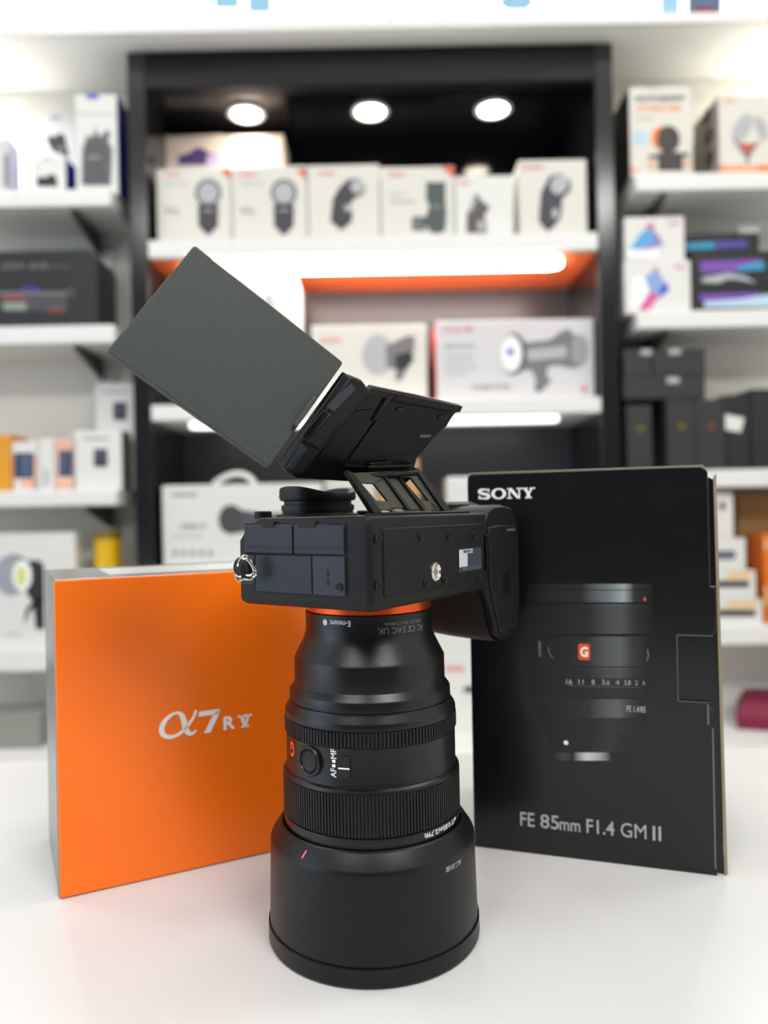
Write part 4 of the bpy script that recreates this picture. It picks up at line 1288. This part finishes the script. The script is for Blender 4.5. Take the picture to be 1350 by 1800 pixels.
text(lb, '7.2V 2.5A', grey_ink, BF2, w0 + .003, a0[1] + .0006, w1 - .001, a0[1] + .0019, .0, rot=2)
# battery door on the grip's bottom
GB = CM @ frame((0, -.0404, 0), (1, 0, 0), (0, 0, 1))
dpts = [(49, 166), (55, 150), (60, 138), (66, 134.5), (74, 134.5), (80, 139), (83, 150), (83.5, 170), (82.5, 186), (79, 193), (62, 194), (49, 193)]
plate('battery_door', black_plastic, GB, [(x * MMm, z * MMm) for x, z in dpts], -.001, .0009, bevel=.0006)
a = st(881, 1003, GB); c = st(894, 1043, GB)
b = bmesh.new(); prism(b, rrect(a[0], c[1], c[0], a[1], .0005), .0009, .0013); prism(b, rrect(a[0] + .0035, c[1] + .001, c[0] - .0004, a[1] - .001, .0004), .0013, .0018)
obj('battery_latch', b, hinge_black, cm, GB, bevel=.0002)
a = st(874, 931, GB)
plate('reset_hole', dark_gap, GB, ell(a[0], a[1], .0009, .0012), .0008, .00105, bevel=0)
a = st(888, 930, GB); c = st(902, 933, GB)
text(cm, 'OPEN', grey_ink, GB @ Matrix.Translation((0, 0, .0009)), a[0], c[1], c[0], a[1], 0)
a = st(858, 961, GB); c = st(849.5, 1022, GB)
plate('door_hinge', hinge_black, GB, rrect(.0452, .1710, .0476, .1895, .0004), -.001, .0012)
plate('strap_foot', hinge_black, GB, rrect(.0665, .1360, .0775, .1385, .0005), .0008, .0011)
plate('door_seam', dark_gap, GB, rrect(.0575, .1398, .0810, .1401, .0001), .0008, .00100, bevel=0)

# connector side covers
def pv(v):
    return -v * MMm
def zz(z):
    return z * MMm
plate('side_recess', dark_gap, PF, rrect(pv(30.6), zz(166.8), pv(-27.9), zz(198.0), .0012), -.0003, .00018, bevel=0)
pd = [plate('port_cover', door_black, PF, rrect(pv(30.2), zz(184.6), pv(1.0), zz(197.3), .0008), -.0002, .0010, bevel=.0004),
      plate('port_cover', door_black, PF, rrect(pv(.6), zz(184.6), pv(-27.4), zz(197.3), .0008), -.0002, .0010, bevel=.0004),
      plate('port_cover', door_black, PF, rrect(pv(24.0), zz(167.4), pv(-9.3), zz(184.0), .0006), -.0002, .0008, bevel=.0003),
      plate('port_panel', mat('slate_blue_port_panel', '#12161e', .38, spec=.4, bump=.1, scale=2600), PF, rrect(pv(-9.8), zz(167.4), pv(-27.4), zz(184.0), .0006), -.0002, .0010, bevel=.0003)]
plate('port_panel', door_black, PF, rrect(pv(31.5), zz(170.0), pv(24.4), zz(184.0), .0006), -.0002, .0006)
b = bmesh.new()
for (v0, v1) in ((30.0, 1.1), (.4, -27.2)):
    box(b, pv(v0), pv(v1), zz(187.2), zz(188.0), .0009, .0014)
obj('cover_ridge', b, door_black, cm, PF, bevel=.0002)
for (xa, xb) in ((463, 484), (528, 557)):
    a = st(xa, 912, PF)[0]; c = st(xb, 922, PF)[0]
    plate('cover_notch', dark_gap, PF, rrect(a, zz(195.9), c, zz(198.9), .0003), .0002, .0013, bevel=0)
b = bmesh.new()
for y in (1007, 1023):
    c = st(579, y, PF)
    prism(b, rrect(c[0] - .0005, c[1] - .0015, c[0] + .0005, c[1] + .0015, .0004), .0009, .0012)
obj('speaker_slots', b, dark_gap, pd[3], PF)
screw(PF @ Matrix.Translation((0, 0, .0009)), 597, 1032, .0017)
plate('side_seam', dark_gap, PF, rrect(pv(-27.8), zz(187.6), pv(-36.5), zz(187.9), .0001), -.0002, .00016, bevel=0)

# orange mount ring
b = bmesh.new(); lathe(b, mm([(24, 155.3), (29.9, 155.3), (30.3, 155.8), (30.3, 163.5), (24, 163.5)]), C, 96)
obj('mount_ring', b, orange_ring, cm, smooth=True, label='orange metal mount ring')
b = bmesh.new(); lathe(b, mm([(26, 160.9), (32.6, 160.9), (33.0, 161.4), (33.0, 163.6), (26, 163.6)]), C, 96)
obj('mount_collar', b, black_plastic, cm, smooth=True)

# viewfinder and eyecup on the back, near the top
def cl(u, v, z):
    return CM @ Vector((u * MMm, v * MMm, z * MMm))
EC = (3, 33)
def oval(rx, ry, z, n=48, wave=0, ex=2.6, c=EC):
    out = []
    for k in range(n):
        t = 2 * math.pi * k / n
        cx_, sy_ = math.cos(t), math.sin(t)
        x = rx * math.copysign(abs(cx_) ** (2 / ex), cx_)
        y = ry * math.copysign(abs(sy_) ** (2 / ex), sy_)
        out.append(cl(c[0] + x, c[1] + y, z + wave * math.cos(2 * t)))
    return out
b = bmesh.new(); loft(b, [oval(25, 18, 197), oval(23.5, 16.6, 201.6), oval(20.2, 14.2, 202.2), oval(19.8, 13.8, 206)])
obj('viewfinder_housing', b, black_plastic, cm, smooth=True)
b = bmesh.new()
loft(b, [oval(20.6, 14.6, 203.4), oval(20.6, 14.6, 206.2), oval(19.2, 13.4, 206.5), oval(19.2, 13.4, 208.2), oval(21, 15, 208.6, wave=.2), oval(21.6, 15.6, 210.2, wave=.5), oval(21.4, 15.2, 213.8, wave=1.8), oval(18.5, 12.4, 213.4, wave=1.7), oval(17, 11, 209.5)])
obj('eyecup', b, rubber, cm, smooth=True, angle=50)
b = bmesh.new(); loft(b, [oval(16.5, 10.5, 209.0), oval(16.5, 10.5, 209.8)])
obj('eyepiece_glass', b, mat('dark_glass', '#08090c', .08), cm)
c = CM @ Vector((-.0415, .030, 0))
def knob(name, u, v, r, z0, z1, m=black_plastic, teeth=0, parent=cm):
    b = bmesh.new()
    if teeth:
        rows = []
        for z, k in ((z0, 1), (z1 - .5, 1), (z1, .9)):
            rows.append([cl(u + (r * k + (.35 if i % 2 else 0)) * math.cos(2 * math.pi * i / (2 * teeth)), v + (r * k + (.35 if i % 2 else 0)) * math.sin(2 * math.pi * i / (2 * teeth)), z) for i in range(2 * teeth)])
        loft(b, rows)
        return obj(name, b, m, parent)
    n = 32
    loft(b, [[cl(u + rr_ * math.cos(2 * math.pi * i / n), v + rr_ * math.sin(2 * math.pi * i / n), z) for i in range(n)] for rr_, z in ((r, z0), (r, z1 - .5), (r * .9, z1))])
    return obj(name, b, m, parent, smooth=True, angle=30)
knob('menu_button', -44, 27, 4, 200, 203.4)
knob('record_button', 26, 20, 4.6, 200, 203)
knob('rear_dial', 70, 26, 8, 200, 207.5, teeth=36)
knob('joystick', 56, 12, 3.5, 203, 206.5)
knob('control_wheel', 62, -10, 11, 203.4, 205.6, teeth=40)
b = bmesh.new(); loft(b, [oval(14, 26, 199, c=(72, 2)), oval(13, 25, 204.5, c=(72, 2)), oval(9, 20, 207, c=(73, 4))])
obj('thumb_rest', b, rubber, cm, smooth=True)

# strap lug with its triangular ring
lc = cl(-53.5, 32, 178)
b = bmesh.new()
LF = CM @ frame((-.0521, .0315, .178), (0, -1, 0), (0, 0, 1))
lathe(b, [(0, -.004), (.0048, -.004), (.0048, .0022), (.0036, .0034), (0, .0034)], (0, 0), 30, LF)
obj('strap_lug', b, black_plastic, cm, smooth=True)
b = bmesh.new()
def sp(px, py, D):
    return tuple(P(px, py, D))
DS = .339
tube(b, catmull([sp(414, 1014, DS), sp(420, 1021, DS), sp(428, 1018, DS), sp(440, 1018, DS - .001), sp(449, 1012, DS), sp(450, 1002, DS), sp(444, 992, DS + .001), sp(438, 981, DS), sp(429, 977, DS), sp(422, 984, DS + .001), sp(418, 996, DS)], 4), .00055, 8)
tube(b, catmull([sp(413, 1009, DS + .002), sp(419, 1015, DS + .001), sp(430, 1011, DS), sp(441, 1011, DS - .002), sp(446, 1003, DS - .002), sp(441, 991, DS - .001), sp(434, 983, DS - .001), sp(427, 982, DS)], 4), .00055, 8)
obj('split_ring', b, steel, cm, smooth=True, label='silver triangular strap ring')
b = bmesh.new()
pl = [sp(423, 988, DS - .001), sp(430, 986, DS - .001), sp(436, 996, DS - .001), sp(440, 1006, DS - .001), sp(434, 1018, DS - .001), sp(424, 1016, DS - .001), sp(419, 1002, DS - .001)]
n_ = (Vector(pl[2]) - Vector(pl[0])).cross(Vector(pl[4]) - Vector(pl[0])).normalized()
loft(b, [[Vector(p) for p in pl], [Vector(p) + n_ * .0018 for p in pl]])
obj('ring_guard', b, rubber, cm, bevel=.0006)

# ---- rear screen: tilt arms, cradle, hinge, flipped out panel
def quadplate(name, m, pts, th, parent=cm, bevel=.0005, flip=False, label=None):
    """plate whose viewer-facing outline passes through pts (world points, coplanar)"""
    p = [Vector(q) for q in pts]
    n = (p[1] - p[0]).cross(p[-1] - p[0]).normalized()
    if n.y > 0:
        n = -n
    b = bmesh.new()
    loft(b, [p, [q - n * th for q in p]])
    return obj(name, b, m, parent, bevel=bevel, label=label)

# plane through three world points, then pixel outlines on it
def plane3(a, b_, c_):
    o = Vector(a); x = (Vector(b_) - o).normalized()
    n = x.cross(Vector(c_) - o).normalized()
    if n.y > 0:
        n = -n
    up = n.cross(x)
    return frame(o, x, up)      # x right, up, n towards viewer
# arms plane
AM = plane3(P(667, 911, .344), P(799, 911, .392), P(611, 833, .341))
def onp(M, pts, lift=0.0):
    return [st(x, y, M) for x, y in pts]
def pxplate(name, m, M, pts, t0, t1, parent=cm, bevel=.0003, label=None):
    b = bmesh.new(); prism(b, onp(M, pts), t0, t1)
    return obj(name, b, m, parent, M, bevel=bevel, label=label)
arms = pxplate('tilt_arm', hinge_black, AM, [(606, 828), (618, 832), (676, 912), (660, 912)], -.0014, .0012)
pxplate('tilt_arm', hinge_black, AM, [(724, 822), (733, 825), (802, 912), (786, 912)], -.0014, .0012)
# sheet between the arms, with two windows, made from strips
b = bmesh.new()
def strip(pts):
    prism(b, onp(AM, pts), -.0008, .0002)
strip([(612, 832), (634, 849), (661, 880), (668, 894), (657, 894)])
strip([(657, 850), (672, 838), (714, 893), (688, 893), (682, 882)])
strip([(612, 832), (730, 827), (736, 835), (722, 839), (699, 839), (672, 845), (657, 850), (634, 849)])
strip([(672, 838), (699, 839), (737, 881), (742, 896), (711, 896)])
strip([(721, 839), (730, 829), (786, 896), (762, 896), (754, 881)])
strip([(661, 880), (682, 882), (688, 895), (714, 909), (696, 909), (686, 896), (668, 896)])
strip([(737, 881), (754, 881), (776, 897), (758, 897), (757, 909), (746, 909), (740, 896)])
obj('arm_sheet', b, olive_metal, cm, AM, label='grey metal sheet with two window openings')
b = bmesh.new()
for pl_ in ([(672, 838), (676, 838), (720, 897), (714, 897)], [(697, 839), (700, 839), (738, 882), (746, 897), (741, 897)]):
    prism(b, onp(AM, pl_), .0002, .0010)
obj('arm_rib', b, hinge_black, cm, AM)
b = bmesh.new()
prism(b, [(x * MMm, y * MMm) for x, y in ((-28, -32), (46, -32), (46, -20), (-28, -20))], .1995, .2018, CM)
obj('hinge_base', b, hinge_black, cm, bevel=.0005)
b = bmesh.new()
tube(b, [P(664, 908, .343), P(802, 908, .391)], .0016, 12)
obj('hinge_pin', b, hinge_black, cm, smooth=True)

# cradle plate
KM = plane3(P(505, 812, .334), P(729, 815, .384), P(622, 676, .338))
KO = [(492, 815), (521, 841), (600, 846), (657, 849), (700, 846), (729, 823), (733, 806), (771, 762), (785, 750), (800, 727), (806, 725), (811, 713), (780, 706), (738, 696), (654, 679), (647, 687), (633, 687), (626, 672), (608, 656)]
cr = pxplate('screen_cradle', hinge_black, KM, KO, -.0030, 0, bevel=.0006)
pxplate('cradle_lip', black_plastic, KM, [(622, 686), (652, 681), (700, 691), (700, 700), (624, 695)], 0, .0012, cr)
pxplate('cradle_lip', black_plastic, KM, [(690, 689), (811, 713), (806, 724), (688, 702)], 0, .0012, cr)
pxplate('cradle_groove', dark_gap, KM, [(679, 695), (687, 695), (683, 703), (660, 735), (652, 740)], .0000, .0014, cr, bevel=0)
pxplate('cradle_panel', mat('satin_black_steel', '#050506', .40, spec=.22), KM, [(612, 723), (655, 718), (640, 748), (606, 812), (548, 817)], 0, .0006, cr)
pxplate('cradle_panel', mat('satin_black_steel', '#050506', .40, spec=.22), KM, [(684, 704), (792, 724), (740, 795), (610, 808)], 0, .0008, cr)
pxplate('cradle_boss', black_plastic, KM, ell(702, 719, 8, 4), .0008, .0018, cr)
pxplate('cradle_boss', black_plastic, KM, ell(775, 732, 8, 4), .0008, .0018, cr)
pxplate('cradle_mark', mat('charcoal_ink', '#505156', .5), KM, [(737, 763), (757, 763), (753, 768), (735, 768)], .0008, .0010, cr, bevel=0)
pxplate('cradle_hook', black_plastic, KM, [(645, 811), (682, 809), (684, 815), (648, 817)], .0008, .0022, cr)
pxplate('cradle_rib', black_plastic, KM, [(600, 815), (642, 817), (642, 820), (602, 818)], .0002, .0018, cr, bevel=0)
# knuckle tying the cradle to the arms
b = bmesh.new(); tube(b, [P(614, 839, .346), P(733, 831, .377)], .0014, 12)
obj('cradle_pin', b, hinge_black, cm, smooth=True)
b = bmesh.new(); prism(b, onp(KM, [(640, 815), (720, 812), (722, 832), (700, 850), (655, 850), (644, 835)]), -.002, .0035)
obj('cradle_knuckle', b, hinge_black, cm, KM, bevel=.0008)

# hinge bar along the left edge of the cradle
pxplate('hinge_bar', black_plastic, KM, [(489, 814), (494, 824), (519, 826), (640, 683), (633, 674), (624, 662), (606, 655)], .0002, .0058, bevel=.0012, label='black side bar of the screen hinge')
pxplate('bar_inset', mat('slate_blue_inset', '#1d2634', .35), KM, [(560, 707), (572, 716), (612, 676), (603, 667)], .0056, .0064, bevel=.0002)
pxplate('bar_inset', mat('slate_blue_inset', '#1d2634', .35), KM, [(491, 812), (500, 818), (527, 778), (518, 770)], .0056, .0064, bevel=.0002)
pxplate('hinge_block', hinge_black, KM, [(519, 762), (538, 778), (578, 730), (559, 713)], .0040, .0100, bevel=.0008)

# LCD panel: corners of the parallelogram seen in the photograph
A_, B_, C_, D_ = [ray(*p) for p in ((342, 430), (604, 637), (473, 822), (188, 617))]
# A*a + C*c = B*b + D*d with b = 1
import itertools
m3 = Matrix(((A_.x, C_.x, -D_.x), (A_.y, C_.y, -D_.y), (A_.z, C_.z, -D_.z)))
sol = m3.inverted() @ B_
s_ = .334
Bp = B_ * s_; Ap = A_ * sol[0] * s_; Cp = C_ * sol[1] * s_; Dp = D_ * sol[2] * s_
eye = Vector((0, 0, H))
Ap, Bp, Cp, Dp = [eye + p for p in (Ap, Bp, Cp, Dp)]
print('LCD', (Ap - Bp).length, (Bp - Cp).length, (Ap - Bp).normalized().dot((Cp - Bp).normalized()), Ap, Bp, Cp, Dp)
xax = (Bp - Ap).normalized()
nn = xax.cross(Dp - Ap).normalized()
if nn.y > 0:
    nn = -nn
LM = frame(Dp, xax, nn.cross(xax))
cpt = [st(*p, LM) for p in ((188, 617), (473, 822), (604, 637), (342, 430))]
def roundpoly(pts, r, n=5):
    out = []
    m = len(pts)
    for i in range(m):
        p = Vector(pts[i]); a = (Vector(pts[i - 1]) - p).normalized(); c_ = (Vector(pts[(i + 1) % m]) - p).normalized()
        s0, s1 = p + a * r, p + c_ * r
        for k in range(n + 1):
            t = k / n
            q = s0.lerp(p, t).lerp(p.lerp(s1, t), t)
            out.append((q.x, q.y))
    return out
b = bmesh.new(); prism(b, roundpoly(cpt, .0016), -.0052, 0)
lcd = obj('screen_panel', b, lcd_back, cm, LM, bevel=.0005, label='speckled dark grey back of the flipped out screen')
b = bmesh.new(); prism(b, roundpoly([tuple(Vector(p).lerp(Vector((sum(q[0] for q in cpt) / 4, sum(q[1] for q in cpt) / 4)), .015)) for p in cpt], .0016), -.0068, -.0052)
obj('screen_bezel', b, black_plastic, lcd, LM, bevel=.0004)
b = bmesh.new(); prism(b, roundpoly([tuple(Vector(p).lerp(Vector((sum(q[0] for q in cpt) / 4, sum(q[1] for q in cpt) / 4)), .10)) for p in cpt], .001), -.0070, -.0068)
obj('screen_glass', b, mat('dark_glass', '#08090c', .08), lcd, LM)
pxplate('hinge_tab', lcd_back, LM, [(513, 748), (519, 754), (556, 703), (549, 697)], -.004, .0026, bevel=.0004)
